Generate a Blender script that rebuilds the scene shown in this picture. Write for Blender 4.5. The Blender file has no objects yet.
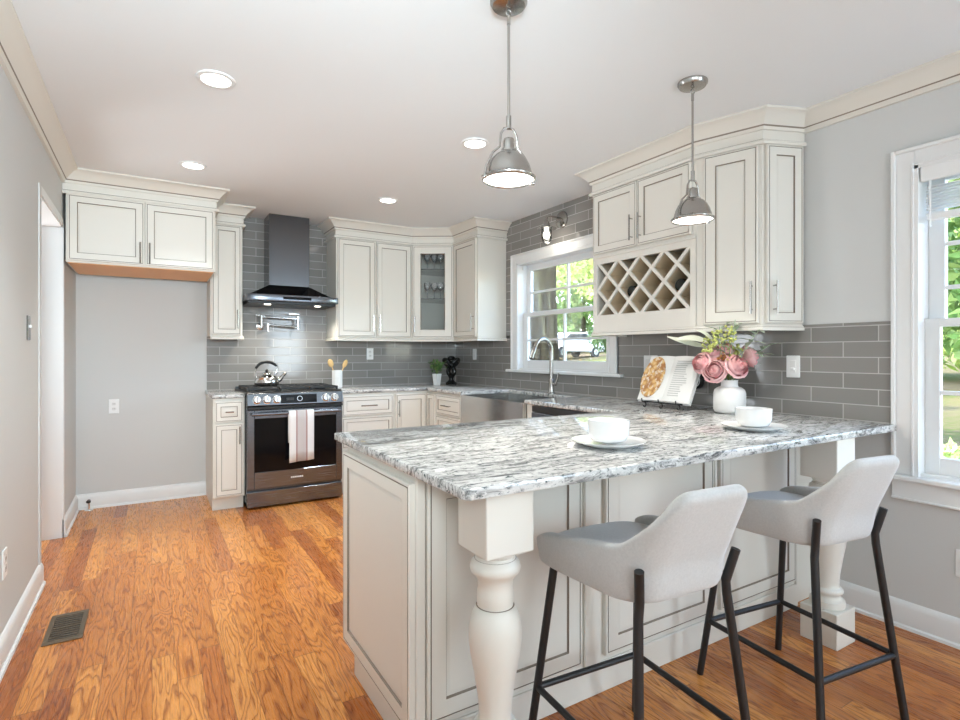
import bpy, bmesh, math, random
from mathutils import Vector, Matrix
random.seed(7)
S = bpy.context.scene
COL = S.collection
PI = math.pi
# ------------------------------------------------------------------ camera
cam_d = bpy.data.cameras.new('camera'); cam = bpy.data.objects.new('camera', cam_d); COL.objects.link(cam)
cam_d.sensor_width = 36.0
cam_d.lens = 541.0 / 960.0 * 36.0
cam_d.shift_y = -(360 - 353.4) / 960.0
cam_d.clip_start = 0.02
cam.location = (0, 0, 1.25)
cam.rotation_euler = (PI / 2, 0, -math.radians(31.282))
S.camera = cam
# ------------------------------------------------------------------ colour management
S.view_settings.view_transform = 'Standard'
S.view_settings.look = 'None'
S.view_settings.gamma = 1.0
S.view_settings.use_curve_mapping = False
S.view_settings.exposure = 1.48
try: S.cycles.use_denoising = True
except Exception: pass
# ------------------------------------------------------------------ sky, sun and large lights
W = bpy.data.worlds.new('sky'); S.world = W; W.use_nodes = True
nt = W.node_tree
bg = nt.nodes['Background']
sky = nt.nodes.new('ShaderNodeTexSky'); sky.sky_type = 'NISHITA'; sky.sun_disc = False
sky.sun_elevation = math.radians(50); sky.sun_rotation = math.radians(250)
nt.links.new(sky.outputs['Color'], bg.inputs['Color'])
bg.inputs['Strength'].default_value = 1.0
def add_light(name, kind, loc, rot, energy, color=(1, 1, 1), **kw):
    d = bpy.data.lights.new(name, kind); d.energy = energy; d.color = color
    for k, v in kw.items(): setattr(d, k, v)
    o = bpy.data.objects.new(name, d); COL.objects.link(o); o.location = loc; o.rotation_euler = rot
    return o
add_light('sun', 'SUN', (0, 0, 10), (math.radians(47), 0, math.radians(-163)), 5.0, (1, .95, .86), angle=math.radians(1))
# added fill panels behind the camera; the side one brightens the left wall
add_light('fill_rear', 'AREA', (.25, -2.40, 1.45), (math.radians(90), 0, 0), 14, (.77, .91, .99), shape='RECTANGLE', size=1.5, size_y=2.0)
add_light('fill_rear_side', 'AREA', (2.86, -1.95, 1.50), (math.radians(92), 0, math.radians(46)), 42, (.71, .87, 1), shape='RECTANGLE', size=1.7, size_y=1.5)
# added fill panel in the unseen hall, brightening the kitchen through the doorway
add_light('fill_hall', 'AREA', (-1.60, 4.94, 1.20), (math.radians(110), 0, math.radians(-112)), 14, (.88, .95, 1), shape='RECTANGLE', size=.6, size_y=1.6)
# added fill spot beside the camera, brightening the ceiling and far cabinets
add_light('fill_spot', 'SPOT', (-.10, -.25, 1.70), (math.radians(100), 0, math.radians(-10)), 138, (.76, .91, .99), spot_size=math.radians(90), spot_blend=1.0, shadow_soft_size=.25)
# ------------------------------------------------------------------ materials
def mat(name, col, rough=.5, metal=0.0, emit=None, es=0.0, coat=0.0, spec=.5):
    m = bpy.data.materials.new(name); m.use_nodes = True
    b = m.node_tree.nodes['Principled BSDF']
    b.inputs['Base Color'].default_value = (*col, 1); b.inputs['Roughness'].default_value = rough
    b.inputs['Metallic'].default_value = metal; b.inputs['Coat Weight'].default_value = coat
    b.inputs['Specular IOR Level'].default_value = spec
    if emit: b.inputs['Emission Color'].default_value = (*emit, 1); b.inputs['Emission Strength'].default_value = es
    return m
class N:
    """small node-graph helper"""
    def __init__(s, m): s.m = m; s.t = m.node_tree; s.b = s.t.nodes['Principled BSDF']
    def n(s, typ, **kw):
        x = s.t.nodes.new(typ)
        for k, v in kw.items():
            if k.startswith('i_'):
                key = k[2:]
                x.inputs[int(key) if key.isdigit() else key.replace('_', ' ')].default_value = v
            else: setattr(x, k, v)
        return x
    def l(s, a, b): s.t.links.new(a, b)
    def math(s, op, a, b=None):
        x = s.n('ShaderNodeMath', operation=op)
        for i, v in enumerate((a, b)):
            if v is None: continue
            if isinstance(v, (int, float)): x.inputs[i].default_value = v
            else: s.l(v, x.inputs[i])
        return x.outputs[0]
    def pos(s): return s.n('ShaderNodeNewGeometry').outputs['Position']
    def obj(s): return s.n('ShaderNodeTexCoord').outputs['Object']
    def sep(s, v):
        x = s.n('ShaderNodeSeparateXYZ'); s.l(v, x.inputs[0]); return x.outputs
    def comb(s, a, b, c=0.0):
        x = s.n('ShaderNodeCombineXYZ')
        for i, v in enumerate((a, b, c)):
            if isinstance(v, (int, float)): x.inputs[i].default_value = v
            else: s.l(v, x.inputs[i])
        return x.outputs[0]
    def noise(s, v, scale, detail=3, rough=.5, dist=0.0):
        x = s.n('ShaderNodeTexNoise'); x.inputs['Scale'].default_value = scale; x.inputs['Detail'].default_value = detail
        x.inputs['Roughness'].default_value = rough; x.inputs['Distortion'].default_value = dist
        s.l(v, x.inputs['Vector']); return x.outputs
    def ramp(s, f, stops, interp='LINEAR'):
        x = s.n('ShaderNodeValToRGB'); r = x.color_ramp; r.interpolation = interp
        while len(r.elements) < len(stops): r.elements.new(.5)
        for e, (p, c) in zip(r.elements, stops): e.position = p; e.color = (*c, 1)
        s.l(f, x.inputs[0]); return x.outputs[0]
    def mix(s, f, a, b, mode='MIX'):
        x = s.n('ShaderNodeMix', data_type='RGBA', blend_type=mode)
        for i, v in ((0, f), (6, a), (7, b)):
            if isinstance(v, (int, float)): x.inputs[i].default_value = v
            elif isinstance(v, tuple): x.inputs[i].default_value = (*v, 1)
            else: s.l(v, x.inputs[i])
        return x.outputs[2]
    def bump(s, h, strength=.2, dist=.002):
        x = s.n('ShaderNodeBump'); x.inputs['Strength'].default_value = strength; x.inputs['Distance'].default_value = dist
        s.l(h, x.inputs['Height']); s.l(x.outputs[0], s.b.inputs['Normal'])
    def col(s, c): s.l(c, s.b.inputs['Base Color'])
    def rough(s, c): s.l(c, s.b.inputs['Roughness'])

M = {}
M['cab'] = mat('painted_linen_cabinet', (.77, .735, .665), .38)
M['glaze'] = mat('brown_glaze', (.26, .21, .165), .6)
M['underside'] = mat('raw_orange_wood', (.86, .47, .21), .5)
M['trim'] = mat('white_trim_paint', (.83, .83, .82), .35)
M['ceil'] = mat('ceiling_paint', (.83, .845, .85), .9)
M['nickel'] = mat('brushed_nickel', (.42, .40, .375), .24, 1.0)
M['chrome'] = mat('polished_chrome', (.80, .80, .80), .10, 1.0)
M['steel'] = mat('stainless_steel', (.42, .42, .43), .27, 1.0)
M['dsteel'] = mat('dark_stainless_steel', (.15, .16, .175), .25, 1.0)
M['black'] = mat('black_enamel', (.012, .012, .012), .35)
M['bglass'] = mat('black_oven_glass', (.004, .004, .005), .06, spec=.22)
M['iron'] = mat('cast_iron', (.02, .02, .02), .55)
M['blackmetal'] = mat('black_powder_coat', (.012, .012, .013), .42)
M['ceramic'] = mat('white_ceramic', (.86, .855, .84), .16)
M['matte_white'] = mat('matte_white_vase', (.84, .83, .81), .55)
M['plate'] = mat('white_plastic', (.88, .88, .87), .35)
M['slot'] = mat('dark_slot', (.05, .05, .05), .6)
M['bronze'] = mat('bronze_register', (.16, .12, .08), .45, .6)
M['spoonwood'] = mat('pale_spoon_wood', (.72, .48, .20), .55)
M['rackwood'] = mat('rack_inner_wood', (.70, .56, .38), .6)
M['leaf'] = mat('green_leaf', (.10, .20, .05), .5)
M['sage'] = mat('sage_leaf', (.42, .50, .36), .6)
M['palepod'] = mat('pale_green_leaf', (.70, .72, .58), .6)
M['filler'] = mat('yellow_green_sprig', (.60, .63, .20), .6)
M['stem'] = mat('flower_stem', (.22, .33, .10), .6)
M['berry'] = mat('brown_berry', (.35, .13, .03), .4)
M['blacksheen'] = mat('black_glazed_ceramic', (.008, .008, .008), .15)
M['paper'] = mat('book_paper', (.85, .84, .81), .7)
M['ink'] = mat('grey_print', (.55, .54, .52), .8)
M['wineglass_black'] = mat('dark_bottle_glass', (.01, .012, .01), .08)
M['cork'] = mat('pale_foil', (.75, .70, .55), .5)
M['carwhite'] = mat('white_car_paint', (.80, .81, .82), .2, coat=.5)
M['carglass'] = mat('tinted_car_glass', (.03, .04, .05), .08)
M['rubber'] = mat('black_rubber', (.02, .02, .02), .8)
M['stone'] = mat('grey_fieldstone', (.32, .29, .25), .9)
M['diffuser'] = mat('lit_diffuser', (.9, .9, .88), .5, emit=(1, .96, .9), es=3.0)
M['downlens'] = mat('lit_downlight_lens', (.9, .9, .88), .5, emit=(1, .97, .92), es=3.0)
M['bulb'] = mat('lit_bulb', (.95, .93, .9), .3, emit=(1, .93, .82), es=2.0)

def wall_paint(name, c):
    m = mat(name, c, .75); n = N(m)
    h = n.noise(n.pos(), 180, 2)[0]; n.bump(h, .06, .001); return m
M['wall'] = wall_paint('grey_wall_paint', (.66, .66, .645))
M['wall_left'] = M['wall']
def tile(name, axis, bw=.305, rh=.0765, ox=0.0, oz=.0):
    m = mat(name, (.3, .3, .3), .12); n = N(m)
    x, y, z = n.sep(n.pos())
    v = n.comb(n.math('ADD', (x, y)[axis], 10 + ox), n.math('ADD', z, -.925 + oz), 0)
    b = n.n('ShaderNodeTexBrick'); n.l(v, b.inputs['Vector'])
    b.inputs['Color1'].default_value = (.240, .228, .215, 1); b.inputs['Color2'].default_value = (.290, .275, .258, 1)
    b.inputs['Mortar'].default_value = (.50, .48, .455, 1)
    b.inputs['Scale'].default_value = 1; b.inputs['Mortar Size'].default_value = .0026; b.inputs['Mortar Smooth'].default_value = .25
    b.inputs['Bias'].default_value = 0; b.inputs['Brick Width'].default_value = bw; b.inputs['Row Height'].default_value = rh
    b.offset = .5
    n.col(b.outputs['Color'])
    r = n.math('MULTIPLY', b.outputs['Fac'], .5); n.rough(n.math('ADD', r, .10))
    w = n.noise(n.pos(), 14, 2)[0]
    n.bump(n.math('ADD', n.math('MULTIPLY', b.outputs['Fac'], -1.0), n.math('MULTIPLY', w, .8)), .35, .002)
    return m
M['tile_x'] = tile('grey_glass_tile_on_rear_wall', 0)
M['tile_y'] = tile('grey_glass_tile_on_side_wall', 1, ox=.08)

def oak():
    m = mat('oak_strip_floor', (.5, .25, .1), .3, coat=.06); n = N(m)
    m.node_tree.nodes['Principled BSDF'].inputs['Coat Roughness'].default_value = .18
    x, y, z = n.sep(n.pos())
    wd, ln = .083, 1.15
    xs = n.math('DIVIDE', n.math('ADD', x, 20.0), wd); ix = n.math('FLOOR', xs); fx = n.math('FRACT', xs)
    wn = n.n('ShaderNodeTexWhiteNoise', noise_dimensions='1D'); n.l(ix, wn.inputs['W'])
    ys = n.math('ADD', n.math('DIVIDE', n.math('ADD', y, 20.0), ln), n.math('MULTIPLY', wn.outputs['Value'], 7.0))
    iy = n.math('FLOOR', ys); fy = n.math('FRACT', ys)
    wn2 = n.n('ShaderNodeTexWhiteNoise', noise_dimensions='2D'); n.l(n.comb(ix, iy), wn2.inputs['Vector'])
    rid = wn2.outputs['Value']
    off = n.math('MULTIPLY', rid, 40.0)
    gv = n.comb(n.math('MULTIPLY', x, 11.0), n.math('MULTIPLY', y, 1.5), off)
    g = n.noise(gv, 1.0, 2.5, .5, .35)[0]
    rings = n.math('FRACT', n.math('MULTIPLY', g, 15.0))
    fine = n.noise(n.comb(n.math('MULTIPLY', x, 260.0), n.math('MULTIPLY', y, 9.0), off), 1.0, 3, .6)[0]
    base = n.ramp(rid, [(0, (.42, .125, .028)), (.15, (.58, .205, .045)), (.45, (.72, .285, .066)), (.8, (.80, .350, .092)), (1, (.56, .185, .040))])
    dark = n.mix(1.0, base, (.40, .27, .19), 'MULTIPLY')
    rr = n.ramp(rings, [(0, (1, 1, 1)), (.12, (.55, .55, .55)), (.45, (.05, .05, .05)), (.85, (.2, .2, .2)), (1, (1, 1, 1))])
    c = n.mix(n.math('MULTIPLY', rr, .95), base, dark)
    c = n.mix(n.math('MULTIPLY', n.ramp(fine, [(.48, (0, 0, 0)), (.72, (1, 1, 1))]), .45), c, dark)
    ex = n.math('LESS_THAN', n.math('MINIMUM', fx, n.math('SUBTRACT', 1.0, fx)), .012)
    ey = n.math('LESS_THAN', n.math('MINIMUM', fy, n.math('SUBTRACT', 1.0, fy)), .0013)
    e = n.math('MAXIMUM', ex, ey)
    c = n.mix(n.math('MULTIPLY', e, .7), c, (.12, .045, .015))
    n.col(c); n.rough(n.math('ADD', n.math('MULTIPLY', fine, .12), .22))
    n.bump(n.math('SUBTRACT', n.math('MULTIPLY', fine, .15), e), .12, .001)
    return m
M['oak'] = oak()

def granite():
    m = mat('white_black_granite', (.7, .7, .7), .07); n = N(m)
    x, y, z = n.sep(n.pos())
    w = n.noise(n.comb(n.math('MULTIPLY', x, 1.6), n.math('MULTIPLY', y, 2.6), z), 1.0, 3)[1]
    wv = n.n('ShaderNodeVectorMath', operation='MULTIPLY_ADD'); n.l(w, wv.inputs[0]); wv.inputs[1].default_value = (.25, .30, .2)
    n.l(n.comb(x, y, z), wv.inputs[2]); p = wv.outputs[0]
    mp = n.n('ShaderNodeMapping'); mp.inputs['Scale'].default_value = (.75, 5.6, 3.0); mp.inputs['Rotation'].default_value = (0, 0, math.radians(-8)); n.l(p, mp.inputs[0])
    veins = n.noise(mp.outputs[0], 3.2, 7, .66, .6)[0]
    veins2 = n.noise(mp.outputs[0], 11.0, 6, .7, .9)[0]
    speck = n.noise(n.comb(n.math('MULTIPLY', x, .6), y, z), 75, 4, .7)[0]
    c = n.ramp(veins, [(.30, (.07, .07, .07)), (.39, (.32, .32, .315)), (.46, (.58, .57, .55)), (.58, (.70, .69, .665)), (.68, (.36, .355, .345))])
    c = n.mix(n.ramp(veins2, [(.49, (0, 0, 0)), (.63, (1, 1, 1))]), c, (.10, .10, .10))
    c = n.mix(n.ramp(speck, [(.55, (0, 0, 0)), (.65, (1, 1, 1))]), c, (.05, .07, .07))
    c = n.mix(n.ramp(speck, [(.30, (1, 1, 1)), (.42, (0, 0, 0))]), c, (.86, .85, .83))
    n.col(c); return m
M['granite'] = granite()

def fabric():
    m = mat('pale_grey_woven_fabric', (.5, .5, .5), .95); n = N(m)
    f = n.noise(n.obj(), 160, 3, .6)[0]; g = n.noise(n.obj(), 9, 3)[0]
    c = n.mix(f, (.47, .465, .455), (.65, .645, .63)); c = n.mix(n.math('MULTIPLY', g, .35), c, (.46, .455, .45))
    n.col(c); n.bump(f, .25, .0015); n.b.inputs['Sheen Weight'].default_value = .3
    return m
M['fabric'] = fabric()
def brushed(name, c, axis, rough=.3):
    m = mat(name, c, rough, 1.0); n = N(m)
    x, y, z = n.sep(n.obj())
    v = n.comb(*[n.math('MULTIPLY', q, 4.0 if i == axis else 300.0) for i, q in enumerate((x, y, z))])
    f = n.noise(v, 1.0, 2)[0]; n.rough(n.math('ADD', n.math('MULTIPLY', f, .16), rough - .08)); n.bump(f, .03, .0005)
    return m
M['steel_h'] = brushed('horizontal_brushed_steel', (.22, .24, .275), 0, .25)
M['steel_v'] = brushed('vertical_brushed_steel', (.15, .155, .165), 2, .20)
M['sinksteel'] = brushed('sink_brushed_steel', (.55, .54, .52), 0, .22)
def clear(name, tint=(1, 1, 1), gloss=.10):
    m = bpy.data.materials.new(name); m.use_nodes = True; t = m.node_tree; t.nodes.clear()
    o = t.nodes.new('ShaderNodeOutputMaterial'); mx = t.nodes.new('ShaderNodeMixShader')
    a = t.nodes.new('ShaderNodeBsdfTransparent'); b = t.nodes.new('ShaderNodeBsdfGlossy'); f = t.nodes.new('ShaderNodeFresnel')
    a.inputs[0].default_value = (*tint, 1); b.inputs['Roughness'].default_value = .02; f.inputs[0].default_value = 1.35
    mt = t.nodes.new('ShaderNodeMath'); mt.operation = 'MULTIPLY'; mt.inputs[1].default_value = gloss * 10
    t.links.new(f.outputs[0], mt.inputs[0]); t.links.new(mt.outputs[0], mx.inputs[0])
    t.links.new(a.outputs[0], mx.inputs[1]); t.links.new(b.outputs[0], mx.inputs[2]); t.links.new(mx.outputs[0], o.inputs[0])
    return m
M['pane'] = clear('window_pane_glass', (.97, .98, .98), .05)
M['doorglass'] = clear('cabinet_door_glass', (.97, .98, .98), .05)
M['clearglass'] = clear('clear_glass', (.95, .97, .97), .14)
def stem():
    m = clear('stemware_glass', (1, 1, 1), .2); t = m.node_tree; o = [x for x in t.nodes if x.type == 'OUTPUT_MATERIAL'][0]
    a = o.inputs[0].links[0].from_socket; d = t.nodes.new('ShaderNodeBsdfDiffuse'); d.inputs[0].default_value = (.9, .9, .9, 1); mx = t.nodes.new('ShaderNodeMixShader'); mx.inputs[0].default_value = .16
    t.links.new(a, mx.inputs[1]); t.links.new(d.outputs[0], mx.inputs[2]); t.links.new(mx.outputs[0], o.inputs[0]); return m
M['stemware'] = stem()
def towel():
    m = mat('striped_cotton', (.8, .8, .78), .95); n = N(m)
    x = n.sep(n.obj())[0]
    u = n.math('DIVIDE', n.math('ADD', x, .10), .20)
    wh, pk, gr = (.80, .79, .77), (.40, .26, .24), (.56, .52, .51)
    c = n.ramp(u, [(0, wh), (.27, pk), (.33, gr), (.66, pk), (.72, wh), (1, wh)], 'CONSTANT')
    n.col(c); f = n.noise(n.obj(), 300, 2)[0]; n.bump(f, .3, .001); return m
M['towel'] = towel()
def rosemat():
    m = mat('pink_petal', (.8, .4, .42), .6); n = N(m)
    r = n.n('ShaderNodeNewGeometry').outputs['Random Per Island']
    n.col(n.ramp(r, [(0, (.90, .40, .42)), (.5, (.93, .53, .53)), (1, (.95, .70, .67))])); return m
M['rose'] = rosemat()
def leaves(name, cols, tr=.35):
    m = mat(name, cols[1], .6); n = N(m)
    r = n.n('ShaderNodeNewGeometry').outputs['Random Per Island']
    c = n.ramp(r, [(0, cols[0]), (.5, cols[1]), (1, cols[2])]); n.col(c)
    t = n.n('ShaderNodeBsdfTranslucent'); n.l(c, t.inputs[0]); mx = n.n('ShaderNodeMixShader'); mx.inputs[0].default_value = tr
    out = [x for x in m.node_tree.nodes if x.type == 'OUTPUT_MATERIAL'][0]
    n.l(n.b.outputs[0], mx.inputs[1]); n.l(t.outputs[0], mx.inputs[2]); n.l(mx.outputs[0], out.inputs[0]); return m
M['fol_bright'] = leaves('bright_foliage', ((.26, .38, .07), (.50, .58, .18), (.76, .78, .46)))  # palest of the three leaf colour sets
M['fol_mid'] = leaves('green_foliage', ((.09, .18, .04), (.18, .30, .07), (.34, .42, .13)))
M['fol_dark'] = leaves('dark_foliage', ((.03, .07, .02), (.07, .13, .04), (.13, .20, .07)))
def bark():
    m = mat('grey_brown_bark', (.2, .16, .12), 1.0, spec=0); n = N(m)
    x, y, z = n.sep(n.obj())
    f = n.noise(n.comb(n.math('MULTIPLY', x, 10), n.math('MULTIPLY', y, 10), n.math('MULTIPLY', z, 1.2)), 1.0, 5, .65)[0]
    n.col(n.ramp(f, [(.36, (.010, .008, .005)), (.5, (.045, .036, .020)), (.64, (.10, .095, .045))])); n.bump(f, .8, .03); return m
M['bark'] = bark()
def earth():
    m = mat('leaf_strewn_ground', (.3, .24, .17), 1.0, spec=0); n = N(m)
    f = n.noise(n.pos(), .5, 4)[0]; g = n.noise(n.pos(), 9, 4, .7)[0]
    c = n.ramp(f, [(.35, (.17, .13, .09)), (.5, (.12, .11, .05)), (.65, (.07, .10, .03))])
    c = n.mix(n.ramp(g, [(.4, (0, 0, 0)), (.7, (1, 1, 1))]), c, (.16, .12, .08)); n.col(c); return m
M['earth'] = earth()
def pie():
    m = mat('printed_pie_photo', (.7, .4, .15), .5); n = N(m)
    v = n.n('ShaderNodeTexVoronoi'); v.inputs['Scale'].default_value = 38; n.l(n.obj(), v.inputs['Vector'])
    f = n.noise(n.obj(), 60, 3)[0]
    c = n.ramp(v.outputs['Distance'], [(0, (.80, .62, .34)), (.35, (.70, .42, .14)), (.7, (.42, .18, .05))])
    c = n.mix(n.ramp(f, [(.5, (0, 0, 0)), (.65, (1, 1, 1))]), c, (.82, .74, .62)); n.col(c); return m
M['pie'] = pie()
# ------------------------------------------------------------------ mesh helpers
class MB:
    def __init__(s): s.bm = bmesh.new(); s.mats = []
    def mi(s, m):
        m = M[m] if isinstance(m, str) else m
        if m not in s.mats: s.mats.append(m)
        return s.mats.index(m)
    def add(s, tmp, m, xf=None):
        if m is not None:
            i = s.mi(m)
            for f in tmp.faces: f.material_index = i
        if xf is not None: tmp.transform(xf)
        me = bpy.data.meshes.new('t'); tmp.to_mesh(me); tmp.free(); s.bm.from_mesh(me); bpy.data.meshes.remove(me); return s
    def box(s, x0, x1, y0, y1, z0, z1, m, bev=0.0, seg=1, xf=None):
        t = bmesh.new(); bmesh.ops.create_cube(t, size=1)
        t.transform(Matrix.Translation(((x0 + x1) / 2, (y0 + y1) / 2, (z0 + z1) / 2)) @ Matrix.Diagonal((abs(x1 - x0), abs(y1 - y0), abs(z1 - z0), 1)))
        if bev: bmesh.ops.bevel(t, geom=t.edges[:], offset=bev, segments=seg, affect='EDGES', profile=.5)
        return s.add(t, m, xf)
    def tube(s, pts, r, m, seg=10, caps=True, xf=None):
        pts = [Vector(p) for p in pts]; t = bmesh.new(); rings = []
        rr = r if isinstance(r, (list, tuple)) else [r] * len(pts)
        up = None
        for i, p in enumerate(pts):
            a = (pts[min(i + 1, len(pts) - 1)] - pts[max(i - 1, 0)]).normalized()
            if up is None: up = Vector((0, 0, 1)) if abs(a.z) < .9 else Vector((1, 0, 0))
            u = (up - a * up.dot(a)).normalized(); v = a.cross(u); up = u
            rings.append([t.verts.new(p + (u * math.cos(2 * PI * k / seg) + v * math.sin(2 * PI * k / seg)) * rr[i]) for k in range(seg)])
        for a, b in zip(rings, rings[1:]):
            for k in range(seg): t.faces.new((a[k], a[(k + 1) % seg], b[(k + 1) % seg], b[k]))
        if caps: t.faces.new(rings[0][::-1]); t.faces.new(rings[-1])
        return s.add(t, m, xf)
    def lathe(s, prof, m, seg=24, c=(0, 0, 0), xf=None):
        t = bmesh.new(); rings = []
        for r, z in prof:
            if r < 1e-5: rings.append([t.verts.new((c[0], c[1], c[2] + z))])
            else: rings.append([t.verts.new((c[0] + r * math.cos(2 * PI * k / seg), c[1] + r * math.sin(2 * PI * k / seg), c[2] + z)) for k in range(seg)])
        for a, b in zip(rings, rings[1:]):
            for k in range(seg):
                k2 = (k + 1) % seg
                if len(a) == 1 and len(b) == 1: continue
                if len(a) == 1: t.faces.new((a[0], b[k2], b[k]))
                elif len(b) == 1: t.faces.new((a[k], a[k2], b[0]))
                else: t.faces.new((a[k], a[k2], b[k2], b[k]))
        bmesh.ops.recalc_face_normals(t, faces=t.faces[:])
        return s.add(t, m, xf)
    def ball(s, c, r, m, sc=(1, 1, 1), sub=2, xf=None):
        t = bmesh.new(); bmesh.ops.create_icosphere(t, subdivisions=sub, radius=r)
        t.transform(Matrix.Translation(c) @ Matrix.Diagonal((*sc, 1)))
        return s.add(t, m, xf)
    def prism(s, pts, z0, z1, m, bev=0.0, seg=2, xf=None):
        t = bmesh.new(); b = [t.verts.new((x, y, z0)) for x, y in pts]; f = t.faces.new(b)
        r = bmesh.ops.extrude_face_region(t, geom=[f])
        bmesh.ops.translate(t, verts=[v for v in r['geom'] if isinstance(v, bmesh.types.BMVert)], vec=(0, 0, z1 - z0))
        bmesh.ops.recalc_face_normals(t, faces=t.faces[:])
        if bev: bmesh.ops.bevel(t, geom=[e for e in t.edges if len(e.link_faces) == 2 and e.calc_face_angle() > .5], offset=bev, segments=seg, affect='EDGES', profile=.5)
        return s.add(t, m, xf)
    def rings(s, x0, z0, w, h, rl, back, m0, xf=None):
        """framed panel seen from -y: rl = [(inset, y, material of the band before it)]"""
        t = bmesh.new(); prev = None; i0 = s.mi(m0)
        first = [t.verts.new((x, back, z)) for x, z in ((x0, z0), (x0 + w, z0), (x0 + w, z0 + h), (x0, z0 + h))]
        bf = t.faces.new(first[::-1]); bf.material_index = i0; prev = first
        for ins, y, mm in rl:
            cur = [t.verts.new((x, y, z)) for x, z in ((x0 + ins, z0 + ins), (x0 + w - ins, z0 + ins), (x0 + w - ins, z0 + h - ins), (x0 + ins, z0 + h - ins))]
            for k in range(4):
                f = t.faces.new((prev[k], prev[(k + 1) % 4], cur[(k + 1) % 4], cur[k])); f.material_index = s.mi(mm or m0)
            prev = cur
        f = t.faces.new(prev); f.material_index = i0
        return s.add(t, None, xf)
    def sweep(s, prof, path, i0, i1, m, alt=None):
        """sweep (out, z[, mat]) profile along a plan polyline; 'out' is to the right of travel"""
        t = bmesh.new(); P = [Vector((p[0], p[1])) for p in path]; nrm = []
        for a, b in zip(P, P[1:]):
            d = (b - a).normalized(); nrm.append(Vector((d.y, -d.x)))
        cols = []
        for i in range(i0, i1 + 1):
            if i == 0: mt = nrm[0]
            elif i == len(P) - 1: mt = nrm[-1]
            else: mt = (nrm[i - 1] + nrm[i]) / (1 + nrm[i - 1].dot(nrm[i]))
            cols.append([t.verts.new((P[i].x + mt.x * o[0], P[i].y + mt.y * o[0], o[1])) for o in prof])
        k = len(prof)
        for a, b in zip(cols, cols[1:]):
            for j in range(k):
                f = t.faces.new((a[j], b[j], b[(j + 1) % k], a[(j + 1) % k]))
                f.material_index = s.mi(prof[j][2] if len(prof[j]) > 2 and prof[j][2] else m)
        for c in (cols[0], cols[-1]):
            f = t.faces.new(c); f.material_index = s.mi(m)
        bmesh.ops.recalc_face_normals(t, faces=t.faces[:])
        return s.add(t, None)
    def build(s, name, parent=None, world=False, smooth=30, loc=None, rot=None):
        me = bpy.data.meshes.new(name)
        s.bm.normal_update(); s.bm.to_mesh(me); s.bm.free()
        for m in s.mats: me.materials.append(m)
        if smooth and len(me.polygons):
            me.polygons.foreach_set('use_smooth', [True] * len(me.polygons)); me.set_sharp_from_angle(angle=math.radians(smooth))
        o = bpy.data.objects.new(name, me); COL.objects.link(o)
        if loc: o.location = loc
        if rot: o.rotation_euler = rot
        if parent is not None:
            o.parent = parent
            if world: o.matrix_parent_inverse = basis(parent).inverted()
        return o
def basis(o):
    b = Matrix.LocRotScale(o.location, o.rotation_euler, o.scale)
    return basis(o.parent) @ o.matrix_parent_inverse @ b if o.parent else b
def tag(o, label, cat, group=None):
    o['label'] = label; o['category'] = cat
    if group: o['group'] = group
    return o
def thing(name, label, cat, loc=(0, 0, 0), rz=0.0, group=None):
    o = bpy.data.objects.new(name, None); COL.objects.link(o); o.empty_display_size = .05
    o.location = loc; o.rotation_euler = (0, 0, rz); return tag(o, label, cat, group)
def struct(o): o['kind'] = 'structure'; return o
def copy_tree(o, parent=None):
    c = o.copy(); COL.objects.link(c)
    if parent is not None: c.parent = parent
    for ch in list(o.children): copy_tree(ch, c)
    return c
def arc(c, r, a0, a1, n, fx, fy):
    """points of an arc in the plane spanned by fx, fy"""
    c, fx, fy = Vector(c), Vector(fx), Vector(fy)
    return [c + fx * (r * math.cos(a0 + (a1 - a0) * i / n)) + fy * (r * math.sin(a0 + (a1 - a0) * i / n)) for i in range(n + 1)]
# ------------------------------------------------------------------ the room
XL, XR, YB, ZC, YR = -.515, 2.94, 5.36, 2.50, -2.5
XH = -1.9
struct(MB().box(XH, XR + .2, YR, YB + .15, -.12, 0, 'oak').build('floor', smooth=0))
struct(MB().box(XH, XR + .2, YR - .1, YB + .15, ZC, ZC + .12, 'ceil').build('ceiling', smooth=0))
struct(MB().box(XL - .16, XR + .2, YB, YB + .15, 0, ZC, 'wall').build('wall_back', smooth=0))
struct(MB().box(XH, XR + .2, YR - .1, YR, 0, ZC, 'wall').build('wall_rear', smooth=0))
DY0, DY1, DZ = 3.74, 4.61, 2.11
w = MB(); w.box(XL - .16, XL, YR, DY0, 0, ZC, 'wall_left'); w.box(XL - .16, XL, DY1, YB, 0, ZC, 'wall_left'); w.box(XL - .16, XL, DY0, DY1, DZ, ZC, 'wall_left')
struct(w.build('wall_left', smooth=0))
w = MB(); w.box(XH - .1, XH, YR, YB + .15, 0, ZC, 'wall_left'); w.box(XH, XL - .16, YB - .1, YB, 0, ZC, 'wall_left')
struct(w.build('wall_hall', smooth=0))
# right wall with the two window holes
SW = dict(y0=2.96, y1=4.145, z0=1.10, z1=2.09)        # sink window hole
RW = dict(y0=.16, y1=1.06, z0=.70, z1=2.09)           # side window hole
w = MB(); x0, x1 = XR, XR + .125
w.box(x0, x1, YR, RW['y0'], 0, ZC, 'wall'); w.box(x0, x1, RW['y0'], RW['y1'], 0, RW['z0'], 'wall'); w.box(x0, x1, RW['y0'], RW['y1'], RW['z1'], ZC, 'wall')
w.box(x0, x1, RW['y1'], SW['y0'], 0, ZC, 'wall'); w.box(x0, x1, SW['y0'], SW['y1'], 0, SW['z0'], 'wall'); w.box(x0, x1, SW['y0'], SW['y1'], SW['z1'], ZC, 'wall')
w.box(x0, x1, SW['y1'], YB, 0, ZC, 'wall')
struct(w.build('wall_right', smooth=0))
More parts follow.
